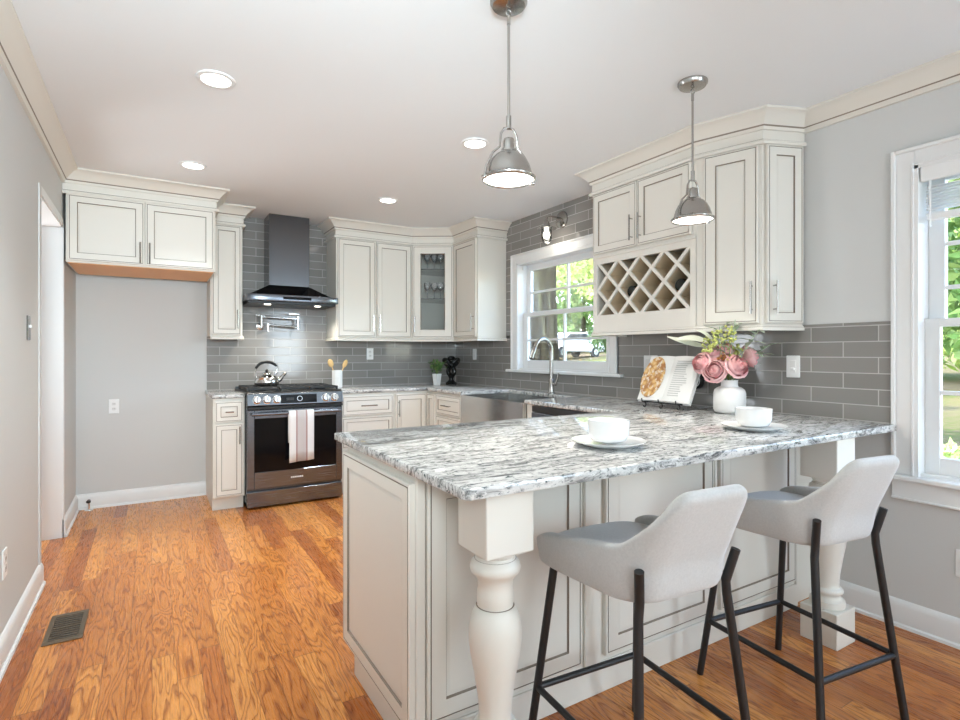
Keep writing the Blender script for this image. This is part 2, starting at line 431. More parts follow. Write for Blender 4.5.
# tiled backsplashes
t = MB(); t.box(.42, XR, YB - .008, YB, .90, 1.42, 'tile_x'); t.box(.66, 1.49, YB - .008, YB, 1.42, ZC, 'tile_x')
struct(t.build('wall_back_tile', smooth=0))
t = MB(); a, b = XR - .008, XR
t.box(a, b, 1.15, 2.87, .90, 1.40, 'tile_y'); t.box(a, b, 2.87, 4.24, .90, 1.09, 'tile_y'); t.box(a, b, 4.24, YB - .008, .90, 1.42, 'tile_y')
t.box(a, b, 2.74, 4.36, 2.17, ZC, 'tile_y'); t.box(a, b, 4.235, 4.36, 1.40, 2.17, 'tile_y'); t.box(a, b, 2.74, 2.875, 1.40, 2.17, 'tile_y')
struct(t.build('wall_right_tile', smooth=0))
# baseboards
BBP = [(0, 0), (.016, 0), (.016, .095), (.012, .108), (.006, .118), (0, .122)]
BBW = [(0, 0), (.026, 0), (.024, .012), (.016, .018), (.016, .095), (.012, .108), (.006, .118), (0, .122)]
def base(name, path): struct(MB().sweep(BBW, path, 0, len(path) - 1, 'trim').build(name, smooth=40))
base('baseboard_left', [(XL, YR), (XL, DY0)])
base('baseboard_back', [(XL, DY1), (XL, YB), (.415, YB)])
base('baseboard_right', [(XR, 1.4945), (XR, YR)])
# wall crowns
CRW = [(0, 2.405), (.016, 2.405), (.018, 2.422), (.022, 2.426, 'glaze'), (.026, 2.431), (.036, 2.445), (.062, 2.472), (.084, 2.486), (.092, 2.488), (.092, 2.5), (0, 2.5)]
struct(MB().sweep(CRW, [(XL, YR), (XL, 4.60)], 0, 1, 'cab').build('trim_1', smooth=40))
struct(MB().sweep(CRW, [(XR, 1.545), (XR, YR)], 0, 1, 'cab').build('trim_2', smooth=40))
# doorway casing on the left wall
c = MB()
c.box(XL - .001, XL + .006, DY0 - .05, DY0, 0, DZ + .05, 'wall_left'); c.box(XL - .001, XL + .006, DY1, DY1 + .05, 0, DZ + .05, 'trim'); c.box(XL - .001, XL + .006, DY0, DY1, DZ, DZ + .05, 'trim')
c.box(XL - .16, XL, DY1 - .008, DY1, 0, DZ, 'trim'); c.box(XL - .16, XL, DY0, DY0 + .008, 0, DZ, 'trim'); c.box(XL - .16, XL, DY0, DY1, DZ - .008, DZ, 'trim')
struct(c.build('door_1', smooth=0))
# ------------------------------------------------------------------ windows
def casing(name, y0, y1, z0, z1, cw, head, stool_ext, apron):
    """moulded casing in world coordinates on the right wall; returns the structure object"""
    m = MB(); X = XR
    def strip(a0, a1, b0, b1):   # y range, z range
        m.box(X - .020, X + .002, a0, a1, b0, b1, 'trim', .003)
    strip(y1, y1 + cw, z0, z1 + head); strip(y0 - cw, y0, z0, z1 + head); strip(y0, y1, z1, z1 + head)
    q = .018   # raised outer back-band and inner bead
    m.box(X - .032, X + .002, y1 + cw - q, y1 + cw, z0, z1 + head, 'trim', .004); m.box(X - .032, X + .002, y0 - cw, y0 - cw + q, z0, z1 + head, 'trim', .004)
    m.box(X - .032, X + .002, y0 - cw + q, y1 + cw - q, z1 + head - q, z1 + head, 'trim', .004)
    m.box(X - .027, X + .002, y1, y1 + .012, z0, z1 + .012, 'trim', .003); m.box(X - .027, X + .002, y0 - .012, y0, z0, z1 + .012, 'trim', .003); m.box(X - .027, X + .002, y0, y1, z1, z1 + .012, 'trim', .003)
    # jamb liner
    m.box(X - .024, X + .122, y1 - .015, y1 + .001, z0, z1, 'trim'); m.box(X - .024, X + .122, y0 - .001, y0 + .015, z0, z1, 'trim'); m.box(X - .024, X + .122, y0, y1, z1 - .015, z1 + .001, 'trim'); m.box(X, X + .122, y0, y1, z0 - .001, z0 + .012, 'trim')
    # stool and apron
    m.box(X - .052, X + .03, y0 - cw - stool_ext, y1 + cw + stool_ext, z0 - .024, z0, 'trim', .006, 2)
    if apron:
        m.box(X - .020, X + .002, y0 - cw, y1 + cw, z0 - .024 - apron, z0 - .024, 'trim', .004); m.box(X - .028, X + .002, y0 - cw, y1 + cw, z0 - .024 - apron, z0 - .014 - apron, 'trim', .003)
    return struct(m.build(name, smooth=0))
def sash(name, y0, y1, z0, z1, x, st, bot, top, ny, nz, parent, zs=None):
    m = MB(); d = .032
    m.box(x, x + d, y0, y0 + st, z0, z1, 'trim', .002); m.box(x, x + d, y1 - st, y1, z0, z1, 'trim', .002)
    m.box(x, x + d, y0 + st, y1 - st, z0, z0 + bot, 'trim', .002); m.box(x, x + d, y0 + st, y1 - st, z1 - top, z1, 'trim', .002)
    for i in range(1, ny + 1):
        yy = y0 + st + (y1 - y0 - 2 * st) * i / (ny + 1); m.box(x + .004, x + d - .004, yy - .009, yy + .009, z0 + bot, z1 - top, 'trim', .002)
    for i in range(nz):
        zz = zs[i] if zs else z0 + bot + (z1 - top - z0 - bot) * (i + 1) / (nz + 1)
        m.box(x + .005, x + d - .005, y0 + st, y1 - st, zz - .009, zz + .009, 'trim', .002)
    o = m.build(name, parent, smooth=0)
    g = MB(); g.box(x + .014, x + .018, y0 + st, y1 - st, z0 + bot, z1 - top, 'pane'); g.build('pane', o, smooth=0)
    return o
win1 = casing('window_1', SW['y0'], SW['y1'], SW['z0'], SW['z1'], .09, .085, .055, 0)
sash('lower_sash', SW['y0'] + .015, SW['y1'] - .015, 1.112, 1.625, XR + .045, .065, .075, .035, 1, 1, win1, [1.372])
sash('upper_sash', SW['y0'] + .015, SW['y1'] - .015, 1.60, 2.075, XR + .085, .060, .035, .055, 1, 1, win1, [1.815])
MB().box(XR + .02, XR + .05, SW['y1'] - .045, SW['y1'] - .017, 2.03, 2.07, 'plate', .003).build('shade_bracket', win1, smooth=0)
win2 = casing('window_2', RW['y0'], RW['y1'], RW['z0'], RW['z1'], .088, .085, .025, .09)
sash('lower_sash', RW['y0'] + .015, RW['y1'] - .015, .712, 1.405, XR + .045, .055, .075, .035, 2, 1, win2, [1.075])
sash('upper_sash', RW['y0'] + .015, RW['y1'] - .015, 1.37, 2.075, XR + .085, .060, .035, .05, 2, 2, win2, [1.545, 1.74])
bl = thing('window_blind', 'white slatted blind raised to the top of the tall side window', 'blind', (XR + .03, .60, 2.03))
MB().box(-.036, .010, -.43, .43, .0, .045, 'plate', .004).build('headrail', bl, smooth=0)
MB().box(-.050, -.037, -.44, .44, -.02, .055, 'plate', .005).build('valance', bl, smooth=0)
for i in range(9):
    MB().box(-.028, .012, -.425, .425, -.045 - i * .0125, -.042 - i * .0125, 'plate', xf=Matrix.Rotation(math.radians(2), 4, 'Y')).build('slat', bl, smooth=0)
MB().box(-.028, .012, -.425, .425, -.190, -.160, 'plate', .004).build('bottom_rail', bl, smooth=0)
MB().tube([(-.03, .41, 0), (-.03, .41, -.22)], .004, 'plate', 6).build('tilt_wand', bl)
# ------------------------------------------------------------------ cabinet kit
HND = 'nickel'
def bar_handle(parent, x, z, L, vert=True, y=-.020):
    m = MB(); so = .030
    d = Vector((0, 0, 1)) if vert else Vector((1, 0, 0)); c = Vector((x, y, z))
    m.tube([c - d * L / 2 + Vector((0, -so, 0)), c + d * L / 2 + Vector((0, -so, 0))], .0055, HND, 8)
    for q in (-.36, .36): m.tube([c + d * L * q, c + d * L * q + Vector((0, -so, 0))], .004, HND, 8)
    return m.build('handle', parent)
T = .020
def door_mb(x0, z0, w, h, fr=.052, flat=False):
    m = MB()
    rl = [(0, -T + .003, 'cab'), (.003, -T, 'cab'), (.009, -T, 'cab'), (.0095, -T + .003, 'glaze'), (.0125, -T + .003, 'glaze'), (.0130, -T, 'glaze'),
          (fr, -T, 'cab'), (fr + .002, -T + .006, 'glaze'), (fr + .0045, -T + .007, 'glaze'), (fr + .016, -T + .005, 'cab')]
    return m.rings(x0, z0, w, h, rl, -.0005, 'cab')
def door(parent, x0, z0, w, h, hx=None, hz=None, L=.16, fr=.052, name='door'):
    o = door_mb(x0, z0, w, h, fr).build(name, parent, smooth=0)
    if hx is not None: bar_handle(o, hx, hz, L, name == 'door')
    return o
def drawer(parent, x0, z0, w, h, L=.13, fr=.036):
    return door(parent, x0, z0, w, h, x0 + w / 2, z0 + h / 2, L, fr, 'drawer')
def carcass(parent, w, d, h, name='carcass', under=None, kick=0):
    m = MB()
    if kick: m.box(0, w, .0, d, kick, h, 'cab', .002); m.box(.002, w - .002, .065, d, 0, kick + .002, 'cab')
    else: m.box(0, w, 0, d, 0, h, 'cab', .002)
    if under: m.box(.012, w - .012, .012, d - .005, -.004, .004, under)
    return m.build(name, parent, smooth=0)
# crown + frieze profile for wall cabinets (world z)
CR = [(0, 2.335), (.020, 2.335), (.024, 2.345), (.020, 2.356), (.008, 2.358, 'glaze'), (.008, 2.362), (.008, 2.408), (.018, 2.410), (.022, 2.424, 'glaze'), (.026, 2.431), (.036, 2.445), (.062, 2.472), (.084, 2.486), (.092, 2.488), (.092, 2.4995), (0, 2.4995)]
RAIL = [(0, 0), (.012, 0), (.012, .014), (.009, .017, 'glaze'), (.009, .019), (.002, .030), (0, .030)]
def crown(parent, path, i0, i1): return MB().sweep(CR, path, i0, i1, 'cab').build('crown_molding', parent, world=True, smooth=25)
def light_rail(parent, path, i0, i1, z): return MB().sweep([(p[0], p[1] + z, *p[2:]) for p in RAIL], path, i0, i1, 'cab').build('light_rail', parent, world=True, smooth=25)

YU, XU = 5.03, 2.61            # fronts of the wall cabinets on the rear and side walls
ZU0, ZU1 = 1.400, 2.40
HU = ZU1 - ZU0
# over-fridge cabinet
FX0, FX1, FY = -.497, .420, 4.60
r = thing('wall_cabinet', 'short two-door cream cabinet with an orange wood underside above the empty fridge alcove', 'cabinet', (FX0, FY, 1.873))
carcass(r, FX1 - FX0, .64, 2.40 - 1.873, under='underside')
wd = (FX1 - FX0 - .030) / 2
door(r, .012, .012, wd, .450, .012 + wd - .026, .095, .15); door(r, .018 + wd, .012, wd, .450, .018 + wd + .026, .095, .15)
pathL = [(XL + .001, FY), (FX1, FY), (FX1, YU), (.669, YU), (.669, YB - .008)]
crown(r, pathL, 0, 2)
# narrow cabinet left of the hood
r = thing('wall_cabinet', 'tall narrow cream wall cabinet directly left of the range hood', 'cabinet', (FX1, YU, ZU0))
carcass(r, .249, YB - YU - .009, HU)
door(r, .012, .008, .225, .925, .225 - .018, .14, .16, .045)
crown(r, pathL, 2, 4); light_rail(r, pathL, 2, 4, 1.37)
# run right of the hood
D0, D1 = (2.25, YU), (XU, 4.80)
pathR = [(1.479, YB - .008), (1.479, YU), D0, D1, (XU, 4.335), (XR - .008, 4.335)]
r = thing('wall_cabinet', 'two-door cream wall cabinet directly right of the range hood', 'cabinet', (1.479, YU, ZU0))
wt = 2.25 - 1.479
carcass(r, wt, YB - YU - .009, HU); wd = (wt - .036) / 2
door(r, .012, .008, wd, .925, .012 + wd - .026, .14); door(r, .024 + wd, .008, wd, .925, .024 + wd + .026, .14)
crown(r, pathR, 0, 2); light_rail(r, pathR, 0, 2, 1.37)
# corner cabinet with the glass door
dv = Vector((D1[0] - D0[0], D1[1] - D0[1])); wl = dv.length; ang = math.atan2(dv.y, dv.x)
r = thing('corner_wall_cabinet', 'angled corner wall cabinet with a glass door showing stemware', 'cabinet', (D0[0], D0[1], ZU0), ang)
inv = Matrix.Rotation(-ang, 4, 'Z')
def loc2(x, y): v = inv @ Vector((x - D0[0], y - D0[1], 0)); return (v.x, v.y)
outl = [loc2(*p) for p in ((2.2515, YU), (2.2515, YB - .009), (XR - .009, YB - .009), (XR - .009, 4.802), (XU, 4.802))]
m = MB(); m.prism(outl, 0, .018, 'cab'); m.prism(outl, HU - .018, HU, 'cab')
for a, b in zip(outl, outl[1:]):
    a, b = Vector(a), Vector(b); d = (b - a).normalized(); nn = Vector((d.y, -d.x)) * .012
    m.prism([tuple(a), tuple(b), tuple(b + nn), tuple(a + nn)], .018, HU - .018, 'cab')
st = .078
m.box(.0, st * .35, 0, .018, .018, HU - .018, 'cab'); m.box(wl - st * .35, wl, 0, .018, .018, HU - .018, 'cab'); m.box(.0, wl, 0, .018, HU - .08, HU - .018, 'cab')
m.build('carcass', r, smooth=0)
dm = MB(); gx0, gz0, gw, gh = .012, .008, wl - .024, .925
for (a0, a1, b0, b1) in ((gx0, gx0 + st, gz0, gz0 + gh), (gx0 + gw - st, gx0 + gw, gz0, gz0 + gh), (gx0 + st, gx0 + gw - st, gz0, gz0 + st), (gx0 + st, gx0 + gw - st, gz0 + gh - st, gz0 + gh)):
    dm.box(a0, a1, -T, -.001, b0, b1, 'cab', .002)
i0 = gx0 + st; i1 = gx0 + gw - st; j0 = gz0 + st; j1 = gz0 + gh - st
for (a0, a1, b0, b1) in ((i0, i0 + .005, j0, j1), (i1 - .005, i1, j0, j1), (i0, i1, j0, j0 + .005), (i0, i1, j1 - .005, j1)): dm.box(a0, a1, -T + .004, -.002, b0, b1, 'glaze')
for (a0, a1, b0, b1) in ((gx0 + .010, gx0 + .014, gz0 + .01, gz0 + gh - .01), (gx0 + gw - .014, gx0 + gw - .010, gz0 + .01, gz0 + gh - .01), (gx0 + .010, gx0 + gw - .01, gz0 + .01, gz0 + .014), (gx0 + .010, gx0 + gw - .01, gz0 + gh - .014, gz0 + gh - .01)): dm.box(a0, a1, -T - .0004, -T + .003, b0, b1, 'glaze')
o = dm.build('door', r, smooth=0); MB().box(i0, i1, -.012, -.008, j0, j1, 'doorglass').build('pane', o, smooth=0); bar_handle(o, gx0 + .022, .14, .16)
shelf_z = [.40, .70]
for z in shelf_z:
    MB().prism([loc2(*p) for p in ((2.265, YU + .01), (2.265, YB - .025), (XR - .025, YB - .025), (XR - .025, 4.82), (XU + .01, 4.82))], z, z + .008, 'stemware').build('shelf', r, smooth=0)
crown(r, pathR, 2, 3); light_rail(r, pathR, 2, 3, 1.37)
GLS = [(0, 0), (.032, 0), (.032, .003), (.005, .007), (.004, .08), (.012, .088), (.032, .11), (.036, .14), (.031, .17), (.0295, .17), (.0345, .14), (.030, .112), (.010, .092), (0, .090)]
gl_words = ['first stemmed glass on the upper glass shelf from the hood side', 'middle stemmed glass on the upper glass shelf of the corner cabinet', 'stemmed glass at the window end of the upper glass shelf',
            'first stemmed glass on the lower glass shelf from the hood side', 'middle stemmed glass on the lower glass shelf of the corner cabinet', 'stemmed glass at the window end of the lower glass shelf']
for k, z in enumerate((.70, .40)):
    for j, q in enumerate((.34, .50, .66)):
        v = Matrix.Rotation(ang, 4, 'Z') @ Vector((wl * q, .10 + .03 * (j % 2), 0))
        g = MB().lathe(GLS, 'stemware', 14).build('wine_glass', loc=(D0[0] + v.x, D0[1] + v.y, ZU0 + z + .0085))
        tag(g, gl_words[k * 3 + j], 'glass', 'stemware in the glass-door cabinet')
# single-door cabinet between the corner and the sink window
RZ = -PI / 2
r = thing('wall_cabinet', 'one-door cream wall cabinet left of the sink window', 'cabinet', (XU, 4.798, ZU0), RZ)
ws = 4.798 - 4.335
carcass(r, ws, XR - XU - .009, HU); door(r, .018, .008, ws - .034, .925, ws - .016 - .028, .14)
crown(r, pathR, 3, 5); light_rail(r, pathR, 3, 5, 1.37)
# wine-rack cabinet
WY0, WY1 = 2.785, 1.962
E1, E2 = (2.713, 1.640), (XR - .0005, 1.553)
pathE = [(XR - .008, WY0), (XU, WY0), (XU, WY1), E1, E2]
r = thing('wine_rack_cabinet', 'cream wall cabinet with two short doors above a lattice wine rack', 'cabinet', (XU, WY0, ZU0), RZ)
ww = WY0 - WY1; dd = XR - XU - .009
m = MB(); rz0, rz1, rx0, rx1 = .108, .455, .036, .785
m.box(0, ww, 0, dd, .51, HU, 'cab', .002); m.box(0, ww, 0, dd, 0, .012, 'cab'); m.box(0, .016, 0, dd, .012, .51, 'cab'); m.box(ww - .016, ww, 0, dd, .012, .51, 'cab'); m.box(0, ww, dd - .01, dd, .012, .51, 'rackwood')
m.box(0, rx0, -.004, .018, 0, .51, 'cab', .001); m.box(rx1, ww, -.004, .018, 0, .51, 'cab', .001); m.box(rx0, rx1, -.004, .018, 0, rz0, 'cab', .001); m.box(rx0, rx1, -.004, .018, rz1, .51, 'cab', .001)
m.box(.02, ww - .02, .02, dd - .01, rz0 - .03, rz0 - .01, 'rackwood')
m.box(.0, ww, -.012, .0, .494, .512, 'cab', .003)
m.build('carcass', r, smooth=0)
def lat(m, y0, y1, wdt, mt):
    step = .187; cx = rx0 + .094
    hh = rz1 - rz0
    for k in range(-3, 8):
        for sg in (1, -1):
            pts = []
            x_at0 = rx0 + k * step
            # line x = x_at0 + sg*(z - zmid)
            zm = (rz0 + rz1) / 2
            zlo, zhi = rz0 - .008, rz1 + .008
            za, zb = zlo, zhi
            xa, xb = x_at0 + sg * (za - zm), x_at0 + sg * (zb - zm)
            if sg > 0:
                if xa < rx0 - .006: za = zm + (rx0 - .006 - x_at0)
                if xb > rx1 + .006: zb = zm + (rx1 + .006 - x_at0)
            else:
                if xa > rx1 + .006: za = zm - (rx1 + .006 - x_at0)
                if xb < rx0 - .006: zb = zm - (rx0 - .006 - x_at0)
            if zb - za < .02: continue
            xa, xb = x_at0 + sg * (za - zm), x_at0 + sg * (zb - zm)
            L = math.hypot(xb - xa, zb - za)
            xf = Matrix.Translation(((xa + xb) / 2, 0, (za + zb) / 2)) @ Matrix.Rotation(-math.atan2(zb - za, xb - xa), 4, 'Y')
            q = .0008 * sg
            m.box(-L / 2, L / 2, y0 + q, y1 + q, -wdt / 2, wdt / 2, mt, xf=xf)
m = MB(); lat(m, .003, .017, .021, 'cab'); m.build('lattice', r, smooth=0)
m = MB(); lat(m, .019, dd - .02, .008, 'rackwood'); m.build('bottle_divider', r, smooth=0)
wd = (rx1 + .02 - .028) / 2
door(r, .012, .525, wd, .405, .012 + wd - .030, .525 + .115, .16); door(r, .020 + wd, .525, wd, .405, .020 + wd + .030, .525 + .115, .16)
crown(r, pathE, 0, 2); light_rail(r, pathE, 0, 2, 1.37)
# dark bottles lying in the rack
BOT = [(0, 0), (.036, 0), (.038, .01), (.038, .15), (.030, .175), (.014, .20), (.013, .245), (.0, .245)]
for (lx, lz, lab) in ((rx0 + .094 + .187, .250, 'dark wine bottle lying in the rack, in the diamond nearer the sink window'), (rx0 + .094 + .187 * 3, .250, 'dark wine bottle lying in the rack, in the diamond nearer the tall end cabinet')):
    b = thing('wine_bottle', lab, 'bottle', (XU + .03, WY0 - lx, ZU0 + lz), 0, 'bottles in the lattice rack')
    b.rotation_euler = (0, PI / 2, 0)
    MB().lathe(BOT, 'wineglass_black', 16).build('glass_body', b); MB().lathe([(0, .246), (.0145, .246), (.0145, .20), (.013, .20)], 'black', 12).build('foil_cap', b)
# tall angled end cabinet
dv = Vector((E1[0] - XU, E1[1] - WY1)); wl1 = dv.length; a1 = math.atan2(dv.y, dv.x)
dv2 = Vector((E2[0] - E1[0], E2[1] - E1[1])); wl2 = dv2.length; a2 = math.atan2(dv2.y, dv2.x)
r = thing('end_wall_cabinet', 'tall angled cream end cabinet with two narrow doors beside the grey wall', 'cabinet', (XU, WY1 - .001, ZU0), a1)
m = MB(); m.prism([(XU + .001, WY1 - .001), (XR - .009, WY1 - .001), (XR - .009, E2[1] + .002), (E1[0], E1[1])], ZU0, ZU1, 'cab')
m.build('carcass', r, world=True, smooth=0)
door(r, .045, .008, wl1 - .062, .925, wl1 - .062 + .045 - .028, .14, .17, .062)
d2 = door_mb(.014, .008, wl2 - .030, .925, .052).build('door', r, smooth=0)
d2.location = (wl1, 0, 0); d2.rotation_euler = (0, 0, a2 - a1); bar_handle(d2, .014 + .034, .14, .17)
crown(r, pathE, 2, 4); light_rail(r, pathE, 2, 4, 1.37)
# ------------------------------------------------------------------ base cabinets
ZT0, ZT1 = .895, .925          # counter slab
YF, XF = 4.71, 2.27            # fronts of the base cabinets
def base_cab(name, label, loc, w, d, rz=0.0): 
    r = thing(name, label, 'cabinet', loc, rz); carcass(r, w, d, ZT0 - .001, kick=.105); return r
r = base_cab('base_cabinet', 'narrow cream base cabinet with one drawer and one door left of the range', (.412, YF, 0), .231, YB - YF - .002)
drawer(r, .014, .705, .203, .165, .06, .040); door(r, .014, .120, .203, .570, .203 - .014, .60, .14, .044)
r = base_cab('base_cabinet', 'cream three-drawer base cabinet right of the range', (1.420, YF, 0), .505, YB - YF - .009)
for z, h in ((.695, .175), (.410, .270), (.120, .275)): drawer(r, .014, z, .477, h, .15, .040)
# lazy-susan corner cabinet with two doors meeting in the inner corner
r = thing('corner_base_cabinet', 'cream corner base cabinet with doors meeting at the inner corner', 'cabinet', (1.927, YF, 0))
m = MB(); m.prism([(1.927, YF), (XF, YF), (XF, 4.51), (XR - .009, 4.51), (XR - .009, YB - .009), (1.927, YB - .009)], .105, ZT0 - .001, 'cab')
m.prism([(1.93, YF + .065), (XF + .065, YF + .065), (XF + .065, 4.515), (XR - .01, 4.515), (XR - .01, YB - .01), (1.93, YB - .01)], 0, .105, 'cab')
m.build('carcass', r, world=True, smooth=0)
door(r, .014, .120, XF - 1.927 - .014 - .022, .750, .014 + .022, .74, .15, .050)
o = door_mb(0, .120, YF - 4.51 - .034, .750, .044).build('door', r, smooth=0); o.location = (XF - 1.927, -.022, 0); o.rotation_euler = (0, 0, RZ)
r = base_cab('base_cabinet', 'cream drawer base cabinet between the inner corner and the sink', (XF, 4.508, 0), .495, XR - XF - .009, RZ)
for z, h in ((.695, .175), (.410, .270), (.120, .275)): drawer(r, .014, z, .467, h, .15, .040)
# sink cabinet, apron sink
r = thing('sink_cabinet', 'cream base cabinet carrying the stainless apron sink', 'cabinet', (XF, 4.012, 0), RZ)
m = MB(); m.box(0, .95, 0, XR - XF - .01, .105, .655, 'cab', .002); m.box(0, .95, .065, XR - XF - .01, 0, .106, 'cab'); m.box(.915, .995, 0, .60, .105, ZT0 - .001, 'cab', .002); m.box(0, .012, 0, .60, .655, ZT0 - .001, 'cab')
m.build('carcass', r, smooth=0)
door(r, .014, .120, .445, .52, .43, .53); door(r, .465, .120, .445, .52, .49, .53)
sk = thing('apron_sink', 'stainless steel apron-front sink under the window', 'sink', (XF - .03, 3.998, .66), RZ)
m = MB(); sw, sd, sh = .896, .485, .240; tk = .012
m.box(0, sw, 0, tk, 0, sh, 'sinksteel', .004); m.box(0, sw, sd - tk, sd, .0, sh, 'sinksteel'); m.box(0, tk, tk, sd - tk, 0, sh, 'sinksteel'); m.box(sw - tk, sw, tk, sd - tk, 0, sh, 'sinksteel'); m.box(tk, sw - tk, tk, sd - tk, 0, tk, 'sinksteel')
m.build('basin', sk, smooth=0)
m = MB(); n = 10; t_ = []
for i in range(n + 1):
    u = i / n; t_.append((u * sw, -.018 * math.sin(PI * u) - .004))
m.prism(t_ + [(sw, .002), (0, .002)], 0, sh, 'sinksteel'); m.build('apron', sk, smooth=40)
MB().lathe([(0, .013), (.045, .013), (.045, .017), (.03, .016), (0, .014)], 'chrome', 16, (sw / 2, .27, 0)).build('drain', sk)
# dishwasher
r = thing('dishwasher', 'stainless dishwasher with a black control edge beside the sink', 'dishwasher', (XF, 3.010, 0), RZ)
MB().box(0, .60, .02, .58, .10, ZT0 - .002, 'black').box(.01, .59, .08, .5, 0, .1, 'black').build('tub', r, smooth=0)
MB().box(.003, .597, -.03, .02, .11, .845, 'steel_h', .004).build('door', r, smooth=0)
MB().box(.003, .597, -.025, .02, .848, .890, 'black', .003).build('control_strip', r, smooth=0)
# peninsula
PX0, PX1, PY0, PY1 = .672, 2.735, 1.480, 2.125
r = thing('peninsula_cabinet', 'long cream panelled peninsula cabinet under the overhanging granite', 'cabinet', (PX0, PY0, 0))
m = MB(); m.box(0, PX1 - PX0, 0, PY1 - PY0, .105, ZT0 - .001, 'cab', .002); m.box(.05, PX1 - PX0, .0, PY1 - PY0 - .065, 0, .106, 'cab')
m.box(PX1 - PX0, XR - PX0 - .001, .015, PY1 - PY0, .0, ZT0 - .001, 'cab'); m.build('carcass', r, smooth=0)
# moulded edge and plinth of the end
e = door_mb(0, .112, PY1 - PY0 + .004, .748, .055).build('end_panel', r, smooth=0); e.location = (0.001, PY1 - PY0 + .004, 0); e.rotation_euler = (0, 0, RZ)
MB().box(.004, .06, .0, PY1 - PY0 - .07, 0, .105, 'cab', .002).build('toe_kick', r, smooth=0)
for (a, b) in ((.705, 1.315), (1.43, 2.06), (2.11, 2.70)):
    door_mb(a - PX0, .135, b - a, .735, .062).build('back_panel', r, smooth=0)
for (a, b) in ((PX0, .702), (1.335, 1.412), (2.078, 2.095), (2.716, PX1)): MB().box(a - PX0, b - PX0, -.012, 0, .105, ZT0 - .002, 'cab', .003).build('stile', r, smooth=0)
MB().box(0, PX1 - PX0, -.010, .001, .0, .112, 'cab', .003).build('base_trim', r, smooth=0)
# turned posts
PROF = [(.052, .145), (.066, .152), (.069, .165), (.066, .180), (.052, .186), (.047, .200), (.051, .208), (.059, .213), (.061, .222), (.057, .230), (.046, .235), (.0445, .245), (.0475, .290), (.058, .360),
        (.069, .420), (.0735, .455), (.0735, .490), (.069, .520), (.058, .545), (.051, .552), (.0495, .556), (.0515, .562), (.0515, .590), (.0485, .604), (.050, .625), (.058, .640), (.068, .648), (.0715, .660), (.068, .674), (.058, .682), (.052, .700)]
def post(loc, label, lean=0.0):
    p = thing('turned_post', label, 'post', loc, 0, 'turned posts under the peninsula overhang'); hw = .0765
    MB().box(-hw, hw, -hw, hw, 0, .150, 'cab', .004, 2).build('base_block', p, smooth=0)
    MB().lathe(PROF, 'cab', 40).build('shaft', p, smooth=50)
    t = MB(); t.box(-hw, hw, -hw, hw, .710, ZT0 - .0015, 'cab', .004, 2)
    t.lathe([(.0, .690), (.053, .690), (.060, .700), (.062, .711), (0, .711)], 'cab', 32); t.build('top_block', p, smooth=0)
    for q in ([(.0505, .5525), (.0535, .5535), (.0505, .5545)], [(.0565, .6835), (.0585, .6845), (.0545, .6855)]): MB().lathe(q, 'glaze', 32).build('glaze_line', p)
    return p
post((.8175, 1.264, 0), 'turned cream post with square top block at the near free corner of the peninsula')
post((2.532, 1.236, 0), 'turned cream post under the peninsula near the grey wall')
# granite tops
ctop = [(1.4215, YB - .0085), (XR - .0085, YB - .0085), (XR - .0085, 1.150), (XR - .035, 1.120), (.655, 1.120), (.640, 1.135), (.640, 2.205), (2.245, 2.205), (2.245, 3.095), (2.735, 3.095), (2.735, 4.005), (2.245, 4.005), (2.245, 4.685), (1.4215, 4.685)]
o = MB().prism(ctop, ZT0, ZT1, 'granite', .005, 2).build('granite_countertop', smooth=40)
tag(o, 'polished white and black granite countertop running over the peninsula, sink run and rear run', 'countertop')
o = MB().prism([(.405, YB - .0085), (.6425, YB - .0085), (.6425, 4.685), (.405, 4.685)], ZT0, ZT1, 'granite', .005, 2).build('granite_countertop', smooth=40)
tag(o, 'small separate granite countertop piece left of the range', 'countertop')
#PART2
# ------------------------------------------------------------------ range
RX0, RW_, RYF = .648, .768, 4.660
r = thing('range', 'stainless slide-in gas range with black oven door and cast iron grates', 'range', (RX0, RYF, 0))
D_ = YB - .010 - RYF
MB().box(0, RW_, .0, D_, .05, .905, 'dsteel', .002).box(.01, RW_ - .01, .03, D_ - .02, 0, .05, 'black').build('body', r, smooth=0)
MB().box(-.002, RW_ + .002, .0, D_, .905, .938, 'black', .006, 2).box(.0, RW_, D_ - .05, D_, .93, .950, 'dsteel', .004).build('cooktop', r, smooth=0)
for k, cx in enumerate((.135, .384, .633)):
    g = MB(); hw = .118
    for yy in (.05, .565): g.box(cx - hw, cx + hw, yy - .008, yy + .008, .950, .968, 'iron', .002)
    for xx in (cx - hw, cx + hw - .016): g.box(xx, xx + .016, .05, .565, .950, .968, 'iron', .002)
    for q in (.18, .31, .44): g.box(cx - hw, cx + hw, yy - .008 - (.565 - q), yy + .008 - (.565 - q), .955, .968, 'iron', .002)
    g.box(cx - .007, cx + .007, .05, .565, .955, .968, 'iron', .002)
    for xx in (cx - hw + .008, cx + hw - .008):
        for yy in (.055, .56): g.box(xx - .008, xx + .008, yy - .008, yy + .008, .936, .952, 'iron')
    g.build('grate', r, smooth=0)
for cx, cy, rr in ((.135, .17, .045), (.135, .44, .036), (.384, .31, .055), (.633, .17, .045), (.633, .44, .036)):
    MB().lathe([(0, .937), (rr, .937), (rr, .947), (rr * .7, .950), (rr * .7, .954), (0, .955)], 'iron', 18, (cx, cy, 0)).build('burner', r)
p = MB(); p.prism([(0, 0), (-.052, .012), (-.036, .108), (0, .118)], 0, RW_, 'dsteel', .004, xf=Matrix(((0, 0, 1, 0), (1, 0, 0, 0), (0, 1, 0, .818), (0, 0, 0, 1))))
p.box(0, RW_, -.050, 0, .800, .822, 'black', .004); panel = p.build('control_panel', r, smooth=0)
